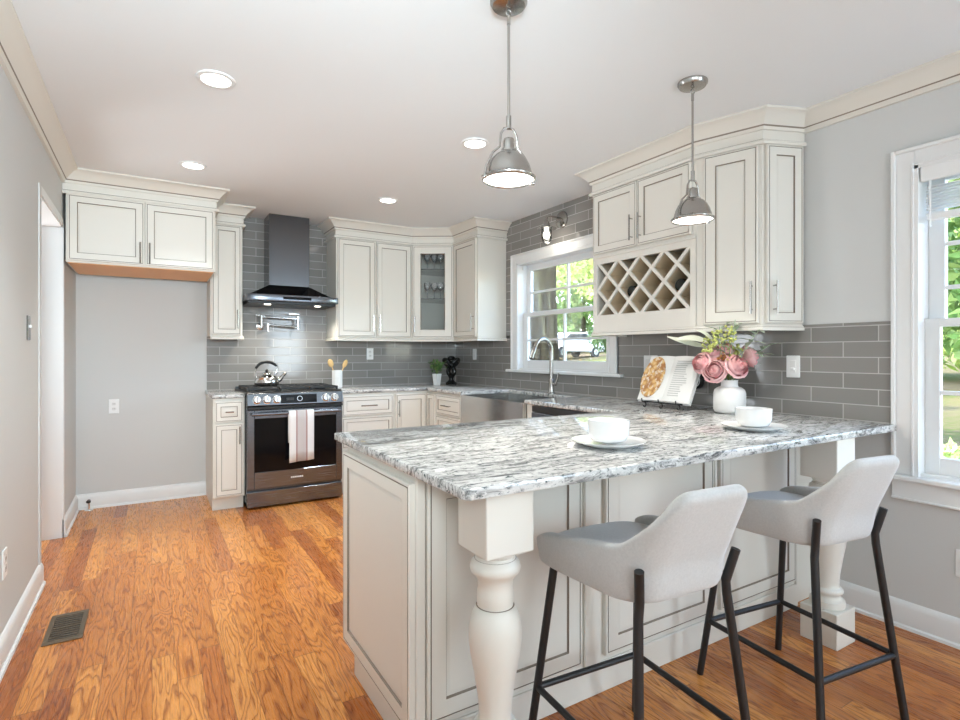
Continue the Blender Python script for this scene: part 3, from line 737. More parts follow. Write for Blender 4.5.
tilt = math.atan2(.016, .096)
PXF = Matrix.Translation((0, -.0445, .818 + .058)) @ Matrix.Rotation(-tilt, 4, 'X')
d = MB(); d.box(.255, .545, -.004, .004, -.035, .035, 'bglass', .002, xf=PXF); d.box(.30, .36, -.0048, -.003, -.012, .010, 'black', xf=PXF)
d.lathe([(.017, .0), (.022, .004), (.017, .004)], 'steel', 20, xf=PXF @ Matrix.Translation((.405, -.002, 0)) @ Matrix.Rotation(PI / 2, 4, 'X')); d.build('display', panel, smooth=30)
for cx in (.072, .148, .224, .620, .694):
    k = MB(); xf = PXF @ Matrix.Translation((cx, 0, 0)) @ Matrix.Rotation(PI / 2, 4, 'X')
    k.lathe([(.0, 0), (.033, 0), (.033, .006), (.029, .008), (.027, .034), (.024, .038), (0, .038)], 'chrome', 20, xf=xf); k.box(-.004, .004, -.025, .025, .034, .044, 'steel', .002, xf=xf); k.build('knob', panel)
dr = MB(); z0, z1 = .165, .795
dr.box(.004, .055, -.040, 0, z0, z1, 'steel_h', .003); dr.box(RW_ - .055, RW_ - .004, -.040, 0, z0, z1, 'steel_h', .003); dr.box(.055, RW_ - .055, -.040, 0, z0, .295, 'steel_h', .003); dr.box(.055, RW_ - .055, -.040, 0, .725, z1, 'steel_h', .003)
dr.box(.05, RW_ - .05, -.034, -.002, .29, .73, 'bglass'); od = dr.build('oven_door', r, smooth=0)
h = MB(); h.tube([(.03, -.085, .765), (RW_ - .03, -.085, .765)], .013, 'steel_h', 14)
for xx in (.055, RW_ - .055): h.box(xx - .012, xx + .012, -.085, -.038, .755, .775, 'steel_h', .003)
h.build('handle', od, smooth=40)
lg = MB()
for k in range(7): lg.box(.336 + k * .0145, .346 + k * .0145, -.0412, -.0398, .224, .236, 'plate')
lg.build('badge', od, smooth=0)
MB().box(.004, RW_ - .004, -.036, 0, .018, .140, 'steel_h', .004).build('storage_drawer', r, smooth=0)
# dish towel over the oven handle
tw = MB(); t = bmesh.new(); cols = []
hy, hz = RYF - .085, .765; n = 16
for i in range(n + 1):
    u = i / n; x = (u - .5) * .20; wv = .006 * math.sin(u * PI * 3.2 + .6)
    pr = []
    for zz in (.365, .45, .55, .65, .72): pr.append((hy - .020 - wv * (1 + (.72 - zz)), zz + (.012 * (u - .3) if zz < .4 else 0)))
    for k in range(1, 6): a = PI * k / 6; pr.append((hy - .018 * math.cos(a), hz + .018 * math.sin(a)))
    for zz in (.72, .62, .52): pr.append((hy + .019, zz))
    cols.append([t.verts.new((x, y - hy, z - hz)) for y, z in pr])
for a, b in zip(cols, cols[1:]):
    for k in range(len(a) - 1): t.faces.new((a[k], a[k + 1], b[k + 1], b[k]))
bmesh.ops.recalc_face_normals(t, faces=t.faces[:]); tw.add(t, 'towel')
o = tw.build('dish_towel', loc=(1.056, hy, hz), smooth=60); md = o.modifiers.new('thick', 'SOLIDIFY'); md.thickness = .004; md.offset = 0
tag(o, 'white dish towel with two dusty red stripes hung over the oven handle', 'towel')
# ------------------------------------------------------------------ range hood
HX0, HX1, HYF = .676, 1.462, 4.86
r = thing('range_hood', 'black and stainless chimney range hood over the range', 'hood', (0, 0, 1.70))
yb = YB - .009
nf = 12; fr_ = []
for i in range(nf + 1):
    u = i / nf; fr_.append((HX0 + (HX1 - HX0) * u, HYF + .04 * (2 * u - 1) ** 4))
MB().prism(fr_ + [(HX1, yb), (HX0, yb)], .0, .055, 'steel_h', .004).build('canopy', r, smooth=35)
cx0, cx1, cy0 = .897, 1.250, 5.095
m = MB(); t = bmesh.new()
lo = [t.verts.new(v) for v in ((HX0 + .03, HYF + .11, .0555), (HX1 - .03, HYF + .11, .0555), (HX1 - .03, yb, .0555), (HX0 + .03, yb, .0555))]
hi = [t.verts.new(v) for v in ((cx0, cy0, .160), (cx1, cy0, .160), (cx1, yb, .160), (cx0, yb, .160))]
for k in range(4): t.faces.new((lo[k], lo[(k + 1) % 4], hi[(k + 1) % 4], hi[k]))
t.faces.new(hi); t.faces.new(lo[::-1]); m.add(t, 'bglass'); m.build('sloped_top', r, smooth=0)
MB().box(cx0, cx1, cy0, yb, .160, ZC - 1.7006, 'steel_v', .002).build('chimney', r, smooth=0)
MB().box(HX0 + .02, HX1 - .02, HYF + .06, yb - .02, -.022, .001, 'black', .003).build('filter', r, smooth=0)
MB().box(.97, 1.21, HYF - .002, HYF + .01, .016, .040, 'bglass', .001).build('control_strip', r, smooth=0)
lg = MB()
for k in range(7): lg.box(.742 + k * .0135, .751 + k * .0135, HYF + .034 - k * .0022, HYF + .05, .024, .033, 'plate')
lg.build('badge', r, smooth=0)
for xx in (.86, 1.29):
    MB().lathe([(0, -.028), (.026, -.028), (.028, -.022), (0, -.022)], 'bulb', 16, (xx, HYF + .10, 0)).build('lamp', r)
    lo = add_light('hood_lamp', 'SPOT', (xx, HYF + .14, 1.66), (math.radians(10), 0, 0), 4, (1, .93, .80), spot_size=math.radians(120), spot_blend=.8, shadow_soft_size=.03)
# pot filler
r = thing('pot_filler', 'chrome folding pot filler on the tile above the range', 'faucet', (.86, YB - .008, 1.50))
m = MB(); m.lathe([(0, 0), (.032, 0), (.032, .008), (.016, .012), (.016, .04), (0, .04)], 'chrome', 18, xf=Matrix.Rotation(PI / 2, 4, 'X')); m.tube([(0, -.03, 0), (0, -.09, 0)], .013, 'chrome'); m.tube([(0, -.09, -.012), (0, -.09, .10)], .013, 'chrome'); m.build('wall_flange', r)
m = MB(); m.tube([(0, -.09, .085), (.32, -.10, .075)], .010, 'chrome'); m.tube([(.32, -.10, .095), (.32, -.10, -.02)], .013, 'chrome'); m.build('upper_arm', r)
m = MB(); m.tube([(.32, -.112, -.005), (.05, -.13, .012)], .010, 'chrome'); m.tube([(.05, -.13, .025), (.05, -.13, -.05)], .011, 'chrome'); m.build('lower_arm', r)
m = MB(); m.tube([(-.045, -.09, .10), (.0, -.09, .098), (.03, -.09, .098)], .006, 'chrome'); m.tube([(.24, -.10, .12), (.33, -.10, .118)], .007, 'chrome'); m.build('lever', r)
# ------------------------------------------------------------------ kettle, crock, spoons
r = thing('tea_kettle', 'polished steel tea kettle with black handle on the left rear burner', 'kettle', (.865, 5.02, .9685), math.radians(8))
MB().lathe([(0, 0), (.088, 0), (.100, .012), (.104, .035), (.094, .065), (.068, .088), (.042, .098), (.042, .101), (0, .101)], 'chrome', 32).build('body', r, smooth=60)
m = MB(); m.lathe([(.040, .1015), (.036, .108), (.012, .113), (0, .113)], 'chrome', 24); m.build('lid', r, smooth=60)
MB().ball((0, 0, .128), .015, 'black', (1, 1, .9)).tube([(0, 0, .11), (0, 0, .122)], .006, 'black').build('lid_knob', r)
MB().tube([(.085, 0, .035), (.115, 0, .05), (.140, 0, .085), (.168, 0, .105)], [.022, .019, .013, .010], 'chrome', 14).build('spout', r, smooth=60)
for q in ([(-.085, 0, .07), (-.098, 0, .12), (-.09, 0, .165)], [(.07, 0, .088), (.095, 0, .15), (.088, 0, .178)]): MB().tube(q, .0055, 'chrome', 8).build('handle_bracket', r)
MB().tube([(-.096, 0, .150)] + [(.098 * math.sin(a), 0, .125 + .082 * math.cos(a)) for a in [(-1.15 + 2.15 * i / 9) for i in range(10)]], [.008] + [.012] * 9 + [.009], 'black', 12).build('handle', r, smooth=60)
cx, cy = 1.510, 5.10
r = thing('utensil_crock', 'pale ribbed utensil crock on the counter right of the range', 'crock', (cx, cy, ZT1 + .0005))
MB().lathe([(0, 0), (.043, 0), (.045, .004), (.045, .165), (.041, .165), (.040, .01), (0, .01)], 'matte_white', 28).build('pot', r, smooth=40)
m = MB()
for k in range(14):
    a = 2 * PI * k / 14; m.tube([(.0455 * math.cos(a), .0455 * math.sin(a), .006), (.0455 * math.cos(a), .0455 * math.sin(a), .16)], .003, 'matte_white', 6)
m.build('rib', r)
def spoon(loc, tilt, az, lab, oval=(1, .32, 1.45)):
    o = MB(); o.tube([(0, 0, 0), (0, 0, .20)], .005, 'spoonwood', 8); o.ball((0, 0, .235), .028, 'spoonwood', oval)
    q = o.build('wooden_spoon', loc=loc, rot=(0, tilt, az), smooth=60); tag(q, lab, 'spoon', 'spoons in the utensil crock'); return q
spoon((cx + .018, cy, ZT1 + .012), math.radians(-20), 0, 'pale wooden spoon with a broad bowl leaning left in the crock')
spoon((cx - .018, cy - .005, ZT1 + .012), math.radians(24), math.radians(5), 'darker slim wooden spoon leaning right in the crock', (.8, .3, 1.5))
# ------------------------------------------------------------------ sink faucet
r = thing('kitchen_faucet', 'tall brushed nickel gooseneck faucet behind the sink', 'faucet', (2.79, 3.47, ZT1 + .0005), math.radians(192))
MB().lathe([(0, 0), (.030, 0), (.030, .006), (.024, .010), (.022, .11), (.016, .118), (0, .118)], 'nickel', 22).build('base', r, smooth=50)
pts = [(0, 0, .11), (0, 0, .30)] + arc((.105, 0, .335), .105, PI, .12 * PI, 12, (1, 0, 0), (0, 0, 1))
MB().tube(pts, .0155, 'nickel', 14).build('neck', r, smooth=60)
a_, b_ = Vector(pts[-1]), Vector(pts[-1]) - Vector(pts[-2]); b_.normalize()
MB().tube([a_, a_ + b_ * .015, a_ + b_ * .10], [.0135, .017, .018], 'nickel', 14).tube([a_ + b_ * .10, a_ + b_ * .104], .014, 'black', 12).build('spray_head', r, smooth=60)
MB().tube([(0, .02, .075), (0, .045, .075)], .014, 'nickel', 12).tube([(0, .045, .075), (0, .065, .13), (0, .07, .165)], [.009, .007, .006], 'nickel', 10).build('lever', r, smooth=60)
# ------------------------------------------------------------------ plant and black sculpture in the corner
r = thing('potted_plant', 'small green plant in a tapered white pot in the counter corner', 'plant', (2.51, 4.985, ZT1 + .0005))
MB().lathe([(0, 0), (.034, 0), (.048, .115), (.044, .115), (.040, .10), (0, .10)], 'ceramic', 4, xf=Matrix.Rotation(PI / 4 + .3, 4, 'Z')).build('pot', r, smooth=0)
def leaf(mb, base, d, L, wd, m, curl=.25, n=4, roll=0.0):
    d = Vector(d).normalized(); sd = d.cross(Vector((0, 0, 1)))
    if sd.length < .05: sd = Vector((1, 0, 0))
    sd.normalize(); up0 = sd.cross(d); up = up0; sd = sd * math.cos(roll) + up * math.sin(roll); t = bmesh.new(); L_, C, R = [], [], []
    for i in range(n + 1):
        u = i / n; c = Vector(base) + d * L * u - up * curl * L * u * u; w_ = wd * math.sin(PI * min(.97, .06 + u * .92)) ** .8
        L_.append(t.verts.new(c - sd * w_ + up * w_ * .3)); C.append(t.verts.new(c)); R.append(t.verts.new(c + sd * w_ + up * w_ * .3))
    for i in range(n):
        t.faces.new((L_[i], C[i], C[i + 1], L_[i + 1])); t.faces.new((C[i], R[i], R[i + 1], C[i + 1]))
    mb.add(t, m)
m = MB(); rnd = random.Random(3)
for k in range(90):
    a = rnd.uniform(0, 2 * PI); e = rnd.uniform(.1, 1.4); b = Vector((rnd.gauss(0, .034), rnd.gauss(0, .034), .11 + rnd.uniform(0, .12)))
    leaf(m, b, (math.cos(a) * math.cos(e), math.sin(a) * math.cos(e), math.sin(e)), rnd.uniform(.035, .06), .011, ('leaf', 'fol_mid')[k % 3 == 0])
for k in range(6): m.tube([(0, 0, .09), (.02 * math.cos(k), .02 * math.sin(k), .20)], .002, 'stem', 5)
m.build('foliage', r, smooth=60)
r = thing('knot_sculpture', 'glossy black knotted sculpture on a round foot in the counter corner', 'sculpture', (2.755, 5.13, ZT1 + .0005))
MB().lathe([(0, 0), (.058, 0), (.060, .012), (.034, .028), (.022, .05), (.030, .075), (.036, .095), (0, .10)], 'blacksheen', 24).build('foot', r, smooth=50)
m = MB(); pts = []
for i in range(61):
    a = 2 * PI * i / 60; pts.append((.046 * (math.sin(a) + 1.1 * math.sin(2 * a)) , .030 * math.sin(3 * a), .195 + .046 * (math.cos(a) - 1.25 * math.cos(2 * a))))
m.tube(pts, .024, 'blacksheen', 12, caps=False); m.ball((0, 0, .20), .045, 'blacksheen'); m.ball((.0, 0, .275), .036, 'blacksheen', (1.2, 1, .7)); m.build('knot', r, smooth=60)
# ------------------------------------------------------------------ cups, saucers
CUP = [(0, .010), (.022, .010), (.046, .018), (.054, .034), (.056, .072), (.0535, .072), (.051, .036), (.042, .022), (0, .018)]
SAU = [(0, 0), (.050, 0), (.056, .002), (.098, .015), (.100, .018), (.096, .0175), (.055, .008), (0, .007)]
def cup(x, y, s, lab, rz):
    o = MB().lathe([(a * s, z * s) for a, z in SAU], 'ceramic', 44).build('saucer', loc=(x, y, ZT1 + .0005), smooth=60)
    tag(o, 'white saucer under the cup ' + lab, 'saucer', 'saucers on the peninsula')
    c = thing('coffee_cup', 'wide white ceramic cup ' + lab, 'cup', (x, y, ZT1 + .0005), rz, 'cups on the peninsula')
    MB().lathe([(a * s, z * s) for a, z in CUP], 'ceramic', 40).build('bowl', c, smooth=60)
    MB().tube(arc((.054 * s, 0, .044 * s), .020 * s, -PI * .5, PI * .5, 10, (1, 0, 0), (0, 0, 1)), .0045 * s, 'ceramic', 8).build('handle', c, smooth=60)
cup(1.368, 1.385, 1.28, 'nearer the free corner of the peninsula', math.radians(60))
cup(2.185, 1.360, 1.28, 'nearer the flower vase', math.radians(60))
# ------------------------------------------------------------------ vase of roses
vx, vy = 2.695, 1.815
r = thing('flower_vase', 'squat white bottle vase on the peninsula holding pink roses', 'vase', (vx, vy, ZT1 + .0005))
VZ = [(0, 0), (.062, 0), (.076, .008), (.082, .022), (.082, .108), (.076, .128), (.060, .140), (.046, .144), (.043, .150), (.043, .176), (.046, .180), (.040, .180), (.038, .150), (0, .13)]
MB().lathe(VZ, 'matte_white', 36).build('body', r, smooth=40)
def petal_rose(mb, c, R, ax, seed):
    rn = random.Random(seed); ax = Vector(ax).normalized(); q = Vector((0, 0, 1)).rotation_difference(ax).to_matrix().to_4x4(); xf = Matrix.Translation(c) @ q
    for lay, (rr, hh, n, op) in enumerate(((.10, .80, 2, 0), (.24, .78, 3, 0), (.42, .70, 4, .02), (.62, .60, 5, .10), (.83, .46, 5, .22), (1.0, .26, 6, .40))):
        for k in range(n):
            a = 2 * PI * k / n + lay * .7 + rn.uniform(-.12, .12); t = bmesh.new(); g = []
            hw = PI / n * 1.35; rr_ = rr * rn.uniform(.94, 1.06); hj = hh + rn.uniform(-.05, .05)
            for i in range(5):
                u = i / 4
                row = []
                for j in range(6):
                    v = j / 5 * 2 - 1; b = a + v * hw * (1 if u > .3 else .8)
                    rad = R * (rr_ * (.25 + .80 * math.sin(u * PI * .72)) + op * .40 * max(0, u - .6) - .05 * v)
                    z = R * (-.55 + (hj + .55) * u - .30 * op * u ** 4 - .22 * v * v * u)
                    row.append(t.verts.new((rad * math.cos(b), rad * math.sin(b), z)))
                g.append(row)
            for i in range(4):
                for j in range(5): t.faces.new((g[i][j], g[i][j + 1], g[i + 1][j + 1], g[i + 1][j]))
            mb.add(t, 'rose', xf)
# camera side of the bunch is towards -x -y
roses = [((-.060, -.055, .262), .062, (-.55, -.75, .35), 'pink rose facing the room at the front of the vase'),
         ((-.118, .040, .240), .058, (-.95, -.25, .2), 'pink rose low on the side toward the cookbook'),
         ((.070, -.075, .232), .060, (.1, -.95, .35), 'pink rose low at the front of the vase'),
         ((.088, -.030, .318), .056, (.75, -.55, .5), 'pink rose on the side toward the wall switch'),
         ((-.050, .060, .325), .056, (-.6, -.05, .8), 'pink rose at the back of the bunch near the wall tile'),
         ((.010, -.005, .335), .055, (-.3, -.45, .9), 'pink rose at the top middle of the bunch')]
roses = [((-.028, -.060, .258), .066, (-.25, -.85, .35), 'large open pink rose at the front centre of the bunch'),
         ((-.100, .020, .232), .062, (-.85, -.45, .2), 'pink rose hanging lowest over the vase rim, cookbook side'),
         ((-.110, .095, .272), .056, (-.95, .1, .2), 'pale pink rose at the far cookbook edge of the bunch'),
         ((.085, -.060, .308), .060, (.75, -.6, .35), 'pink rose at the wall switch edge of the bunch'),
         ((-.060, .055, .325), .054, (-.55, -.3, .7), 'pink rose high in the bunch above the brown berries'),
         ((-.004, .020, .345), .052, (-.2, -.5, .8), 'topmost pink rose in the middle of the bunch')]
for k, (c, R, ax, lab) in enumerate(roses):
    ro = thing('rose', lab, 'flower', (vx, vy, ZT1), 0, 'pink roses in the vase')
    m = MB(); m.ball(Vector(c) + Vector(ax).normalized() * R * .12, R * .50, 'rose'); petal_rose(m, Vector(c), R * 1.0, ax, k); m.build('petals', ro, smooth=60)
    b = Vector(c) - Vector(ax).normalized() * R * .5
    MB().tube([b, (b + Vector((0, 0, .19))) * .5 + Vector((0, 0, -.02)), (b.x * .12, b.y * .12, .15)], .0035, 'stem', 6).build('stem', ro)
ev = thing('eucalyptus_sprig', 'grey-green leafy sprigs fanning out above the pink roses', 'greenery', (vx, vy, ZT1))
m = MB(); rn = random.Random(11); st_ = MB()
for (dx, dy, dz, n) in ((-.10, -.10, .50, 9), (-.09, .0, .47, 8), (.0, -.17, .45, 9), (.13, -.15, .37, 9), (.17, -.09, .33, 8)):
    tip = Vector((dx, dy, dz)); b0 = Vector((0, 0, .16)); mid = (tip + b0) * .5 + Vector((0, 0, .035)); st_.tube([b0, mid, tip], .0022, 'sage', 5)
    for i in range(n):
        u = .45 + .55 * i / n; p_ = b0.lerp(mid, u * 2) if u < .5 else mid.lerp(tip, u * 2 - 1); a = rn.uniform(0, 2 * PI)
        leaf(m, p_, (math.cos(a), math.sin(a), rn.uniform(.1, .9)), rn.uniform(.07, .11), .013, 'sage', .3)
st_.build('stem', ev); m.build('foliage', ev, smooth=60)
pp = thing('pale_leaf', 'long pale curved leaves reaching from the bunch toward the cookbook', 'greenery', (vx, vy, ZT1))
m = MB(); leaf(m, (-.06, .09, .36), (-.75, .75, .16), .22, .017, 'palepod', -.12, 8, roll=1.1); leaf(m, (-.08, .07, .38), (-.65, .60, .45), .17, .019, 'palepod', .35, 8, roll=1.1); leaf(m, (-.09, .03, .38), (-.6, .1, .75), .13, .016, 'palepod', .4, 8, roll=1.1)
m.build('blade', pp, smooth=60); MB().tube([(-.06, .09, .36), (-.01, .02, .25), (0, 0, .16)], .0025, 'stem', 5).tube([(-.08, .07, .38), (-.01, .02, .25)], .0025, 'stem', 5).tube([(-.09, .03, .38), (-.01, .02, .25)], .0025, 'stem', 5).build('stem', pp)
fs = thing('yellow_sprig', 'fluffy yellow-green filler sprigs standing among the pink roses', 'greenery', (vx, vy, ZT1))
m = MB(); s2 = MB()
for (dx, dy, dz) in ((-.115, .05, .40), (-.105, .0, .43), (-.085, -.06, .45), (.035, -.02, .36), (.0, .0, .36), (.01, .02, .35)):
    s2.tube([(0, 0, .17), (dx * .6, dy * .6, .29), (dx, dy, dz)], .0022, 'stem', 5)
    for k in range(40): m.ball((dx + rn.gauss(0, .017), dy + rn.gauss(0, .017), dz - rn.uniform(-.02, .07)), rn.uniform(.005, .009), 'filler', sub=1)
s2.build('stem', fs); m.build('blossom', fs, smooth=60)
bs = thing('berry_sprig', 'brown berries tucked between the pink roses', 'greenery', (vx, vy, ZT1))
m = MB()
for k in range(16): m.ball((-.065 + rn.gauss(0, .022), -.01 + rn.gauss(0, .022), .300 + rn.gauss(0, .012)), rn.uniform(.006, .011), ('berry', 'spoonwood')[k % 4 == 0], sub=1)
m.build('berries', bs, smooth=60); MB().tube([(-.065, -.01, .30), (-.02, 0, .22), (0, 0, .16)], .003, 'stem', 5).build('stem', bs)
# ------------------------------------------------------------------ cookbook on a wire stand
bx, by = 2.640, 2.165
BR = math.radians(-88); BS = (1.2, 1.2, 1.2)
r = thing('book_stand', 'black wire book easel with curled feet on the peninsula', 'stand', (bx, by, ZT1 + .0005), BR)
ti = math.radians(-27); r.scale = BS
m = MB()
m.tube([(-.11, -.055, .028), (.11, -.055, .028)], .004, 'blackmetal', 8)
for xx in (-.10, 0, .10):
    cu = arc((xx, -.070, .014), .011, -PI * .9, PI * .6, 10, (0, 1, 0), (0, 0, 1)); m.tube([Vector(p) for p in cu] + [Vector((xx, -.055, .028))], .003, 'blackmetal', 6)
    m.tube([(xx, -.055, .028), (xx, -.088, .030), (xx, -.092, .046)], .003, 'blackmetal', 6)
m.tube([(-.08, -.055, .028), (-.06, .04, .20), (.06, .04, .20), (.08, -.055, .028)], .0035, 'blackmetal', 6); m.tube([(0, .04, .20), (0, .11, .004)], .0035, 'blackmetal', 6)
m.build('wire_frame', r, smooth=60)
bk = thing('cookbook', 'open white cookbook showing a large round pie photo, propped on the wire stand', 'book', (bx, by, ZT1 + .0005), BR)
bk.scale = BS
def page(sgn):
    mb = MB(); t = bmesh.new(); n = 8; f1, f2 = [], []
    for i in range(n + 1):
        u = i / n; x = sgn * .150 * u; bul = .012 * math.sin(PI * min(1, u * 1.15 + .04)) * (1 - u * .4)
        f1.append((x, -bul - .005)); f2.append((x, .010 - .004 * u))
    for (zz, fl) in ((0, 1), (.245, 0)): pass
    A = [t.verts.new((x, y, 0)) for x, y in f1]; B = [t.verts.new((x, y, .245)) for x, y in f1]; C = [t.verts.new((x, y, 0)) for x, y in f2]; D = [t.verts.new((x, y, .245)) for x, y in f2]
    for i in range(n):
        t.faces.new((A[i], A[i + 1], B[i + 1], B[i])); t.faces.new((C[i], D[i], D[i + 1], C[i + 1])); t.faces.new((A[i], C[i], C[i + 1], A[i + 1])); t.faces.new((B[i], B[i + 1], D[i + 1], D[i]))
    t.faces.new((A[0], B[0], D[0], C[0])); t.faces.new((A[n], C[n], D[n], B[n])); bmesh.ops.recalc_face_normals(t, faces=t.faces[:]); mb.add(t, 'paper')
    return mb
bxf = Matrix.Translation((0, -.062, .033)) @ Matrix.Rotation(ti, 4, 'X')
for sg in (-1, 1):
    p = page(sg); q = p.build('page_block', bk, smooth=40); q.data.transform(bxf)
    if sg < 0:
        e = MB(); t = bmesh.new(); vs = []
        for i in range(36):
            a = 2 * PI * i / 36; vs.append(t.verts.new((-.088 + .066 * math.cos(a), -.0185, .125 + .112 * math.sin(a))))
        t.faces.new(vs); rr_ = bmesh.ops.extrude_face_region(t, geom=t.faces[:]); bmesh.ops.translate(t, verts=[v for v in rr_['geom'] if isinstance(v, bmesh.types.BMVert)], vec=(0, .003, 0)); bmesh.ops.recalc_face_normals(t, faces=t.faces[:]); e.add(t, 'pie'); z = e.build('printed_photo', q, smooth=0); z.data.transform(bxf)
    else:
        e = MB(); rq = random.Random(4)
        for k in range(17): e.box(.028, .028 + rq.uniform(.055, .088), -.0165, -.0150, .030 + k * .0115, .0335 + k * .0115, 'ink')
        z = e.build('text_lines', q, smooth=0); z.data.transform(bxf)
c = MB().box(-.153, .153, .011, .014, -.003, .248, 'plate').build('cover', bk, smooth=0); c.data.transform(bxf)
# ------------------------------------------------------------------ plates on the walls
def plate(name, label, cat, loc, rz, gang=1, kind='switch', h=.117, group='wall plates'):
    r = thing(name, label, cat, loc, rz, group); wd = .072 + .046 * (gang - 1)
    MB().box(-wd / 2, wd / 2, -.006, 0, -h / 2, h / 2, 'plate', .003, 2).build('cover_plate', r, smooth=0)
    for g in range(gang):
        cx = (g - (gang - 1) / 2) * .046
        if kind == 'switch': MB().box(cx - .016, cx + .016, -.010, -.005, -.033, .033, 'ceramic', .002).build('rocker', r, smooth=0)
        elif kind == 'slider':
            MB().box(cx - .016, cx + .016, -.008, -.005, -.033, .033, 'ceramic', .002).build('rocker', r, smooth=0); MB().box(cx - .010, cx + .010, -.016, -.007, -.020, -.006, 'ceramic', .002).build('slider', r, smooth=0)
        else:
            for s_ in (-1, 1):
                o = MB(); o.lathe([(0, .005), (.0165, .005), (.0165, .0075), (0, .0075)], 'ceramic', 20, xf=Matrix.Translation((cx, 0, s_ * .020)) @ Matrix.Rotation(PI / 2, 4, 'X'))
                for q in (-.006, .006): o.box(cx + q - .0013, cx + q + .0013, -.0082, -.007, s_ * .020 - .005, s_ * .020 + .006, 'slot')
                o.build('socket', r, smooth=40)
    return r
TX = XR - .0085
plate('switch_plate', 'double switch plate on the tile behind the left edge of the cookbook', 'switch plate', (TX, 2.565, 1.178), RZ, 2)
plate('wall_outlet', 'outlet plate on the tile between the cookbook and the vase', 'outlet', (TX, 2.190, 1.165), RZ, 1, 'outlet')
plate('switch_plate', 'white dimmer plate on the tile right of the flower vase', 'switch plate', (TX, 1.600, 1.180), RZ, 1, 'slider')
plate('switch_plate', 'narrow switch plate on the tile left of the sink window', 'switch plate', (TX, 4.93, 1.240), RZ, 1)
plate('wall_outlet', 'outlet plate on the rear tile right of the utensil crock', 'outlet', (1.925, YB - .0085, 1.245), 0, 1, 'outlet')
plate('wall_outlet', 'outlet plate low on the bare wall of the fridge alcove', 'outlet', (-.262, YB, .815), 0, 1, 'outlet')
plate('wall_outlet', 'outlet plate under the tall side window near the baseboard', 'outlet', (XR, .885, .357), RZ, 1, 'outlet')
plate('wall_outlet', 'white outlet plate low on the pale wall left of the floor register', 'outlet', (XL, 2.895, .393), PI / 2, 1, 'outlet')
r = thing('switch_plate', 'brushed metal switch plate beside the doorway in the pale wall', 'switch plate', (XL, 3.40, 1.375), PI / 2)
MB().box(-.036, .036, -.006, 0, -.060, .060, 'steel', .003).build('cover_plate', r, smooth=0); MB().box(-.005, .005, -.016, -.005, .0, .014, 'plate', .002).build('toggle', r, smooth=0)
r = thing('plug_in_diffuser', 'round black plug-in unit with a pale ring below the outlet behind the cookbook', 'device', (TX - .0085, 2.178, 1.145), RZ)
MB().box(-.022, .022, -.034, 0, -.03, .035, 'black', .008, 3).build('plug_body', r, smooth=40)
m = MB(); xf = Matrix.Translation((.0, -.012, -.062)) @ Matrix.Rotation(PI / 2, 4, 'X') ; m.lathe([(0, 0), (.050, 0), (.054, .006), (.054, .028), (.048, .034), (0, .034)], 'black', 32, xf=xf); m.build('disc', r, smooth=40)
m = MB(); m.lathe([(.038, .0338), (.038, .0355), (.042, .0355), (.042, .0338)], 'plate', 32, xf=xf); m.build('ring', r, smooth=40)
# floor register, water valve
r = thing('floor_register', 'bronze slotted floor register set in the oak boards', 'register', (-.330, 3.09, 0), math.radians(0))
m = MB(); m.box(-.072, .072, -.155, -.125, .0005, .006, 'bronze', .002); m.box(-.072, .072, .125, .155, .0005, .006, 'bronze', .002); m.box(-.072, -.052, -.125, .125, .0005, .006, 'bronze', .002); m.box(.052, .072, -.125, .125, .0005, .006, 'bronze', .002); m.build('frame', r, smooth=0)
m = MB(); m.box(-.053, .053, -.126, .126, .0003, .001, 'slot')
for k in range(11): yy = -.115 + k * .023; m.box(-.052, .052, yy - .004, yy + .004, .001, .0045, 'bronze', xf=None)
m.box(-.052, .052, -.006, .006, .001, .0052, 'bronze'); m.build('louvre', r, smooth=0)
r = thing('water_valve', 'small chrome water supply stop in the corner of the fridge alcove', 'valve', (-.425, 5.30, .0005))
MB().lathe([(0, 0), (.030, 0), (.028, .006), (.012, .010), (0, .010)], 'chrome', 16).build('escutcheon', r); MB().tube([(0, 0, .008), (0, 0, .085)], .008, 'chrome', 10).ball((0, 0, .075), .014, 'steel').build('stop_body', r); MB().tube([(0, 0, .075), (0, -.03, .075)], .005, 'chrome', 8).ball((0, -.034, .075), .013, 'black', (1.3, .5, 1)).build('knob', r)
# ------------------------------------------------------------------ lamps
DL = [((.252, 2.731), 'recessed ceiling downlight nearest the left wall and camera'), ((.236, 4.056), 'recessed ceiling downlight in front of the fridge alcove cabinet'), ((1.648, 4.157), 'recessed ceiling downlight near the range hood and corner cabinet'), ((1.644, 2.762), 'recessed ceiling downlight over the middle of the kitchen beside the pendant')]
for (x, y), lab in DL:
    r = thing('recessed_downlight', lab, 'ceiling light', (x, y, ZC), 0, 'recessed ceiling lights')
    MB().lathe([(.062, -.0005), (.084, -.0005), (.082, -.006), (.064, -.009), (.060, -.004)], 'trim', 32).build('trim_ring', r, smooth=50)
    MB().lathe([(0, -.0055), (.063, -.0055), (.063, -.002), (0, -.002)], 'downlens', 32).build('lens', r, smooth=30)
    add_light('downlight', 'SPOT', (x, y, ZC - .02), (0, 0, 0), 30, (.90, .97, 1), spot_size=math.radians(105), spot_blend=1.0, shadow_soft_size=.07)
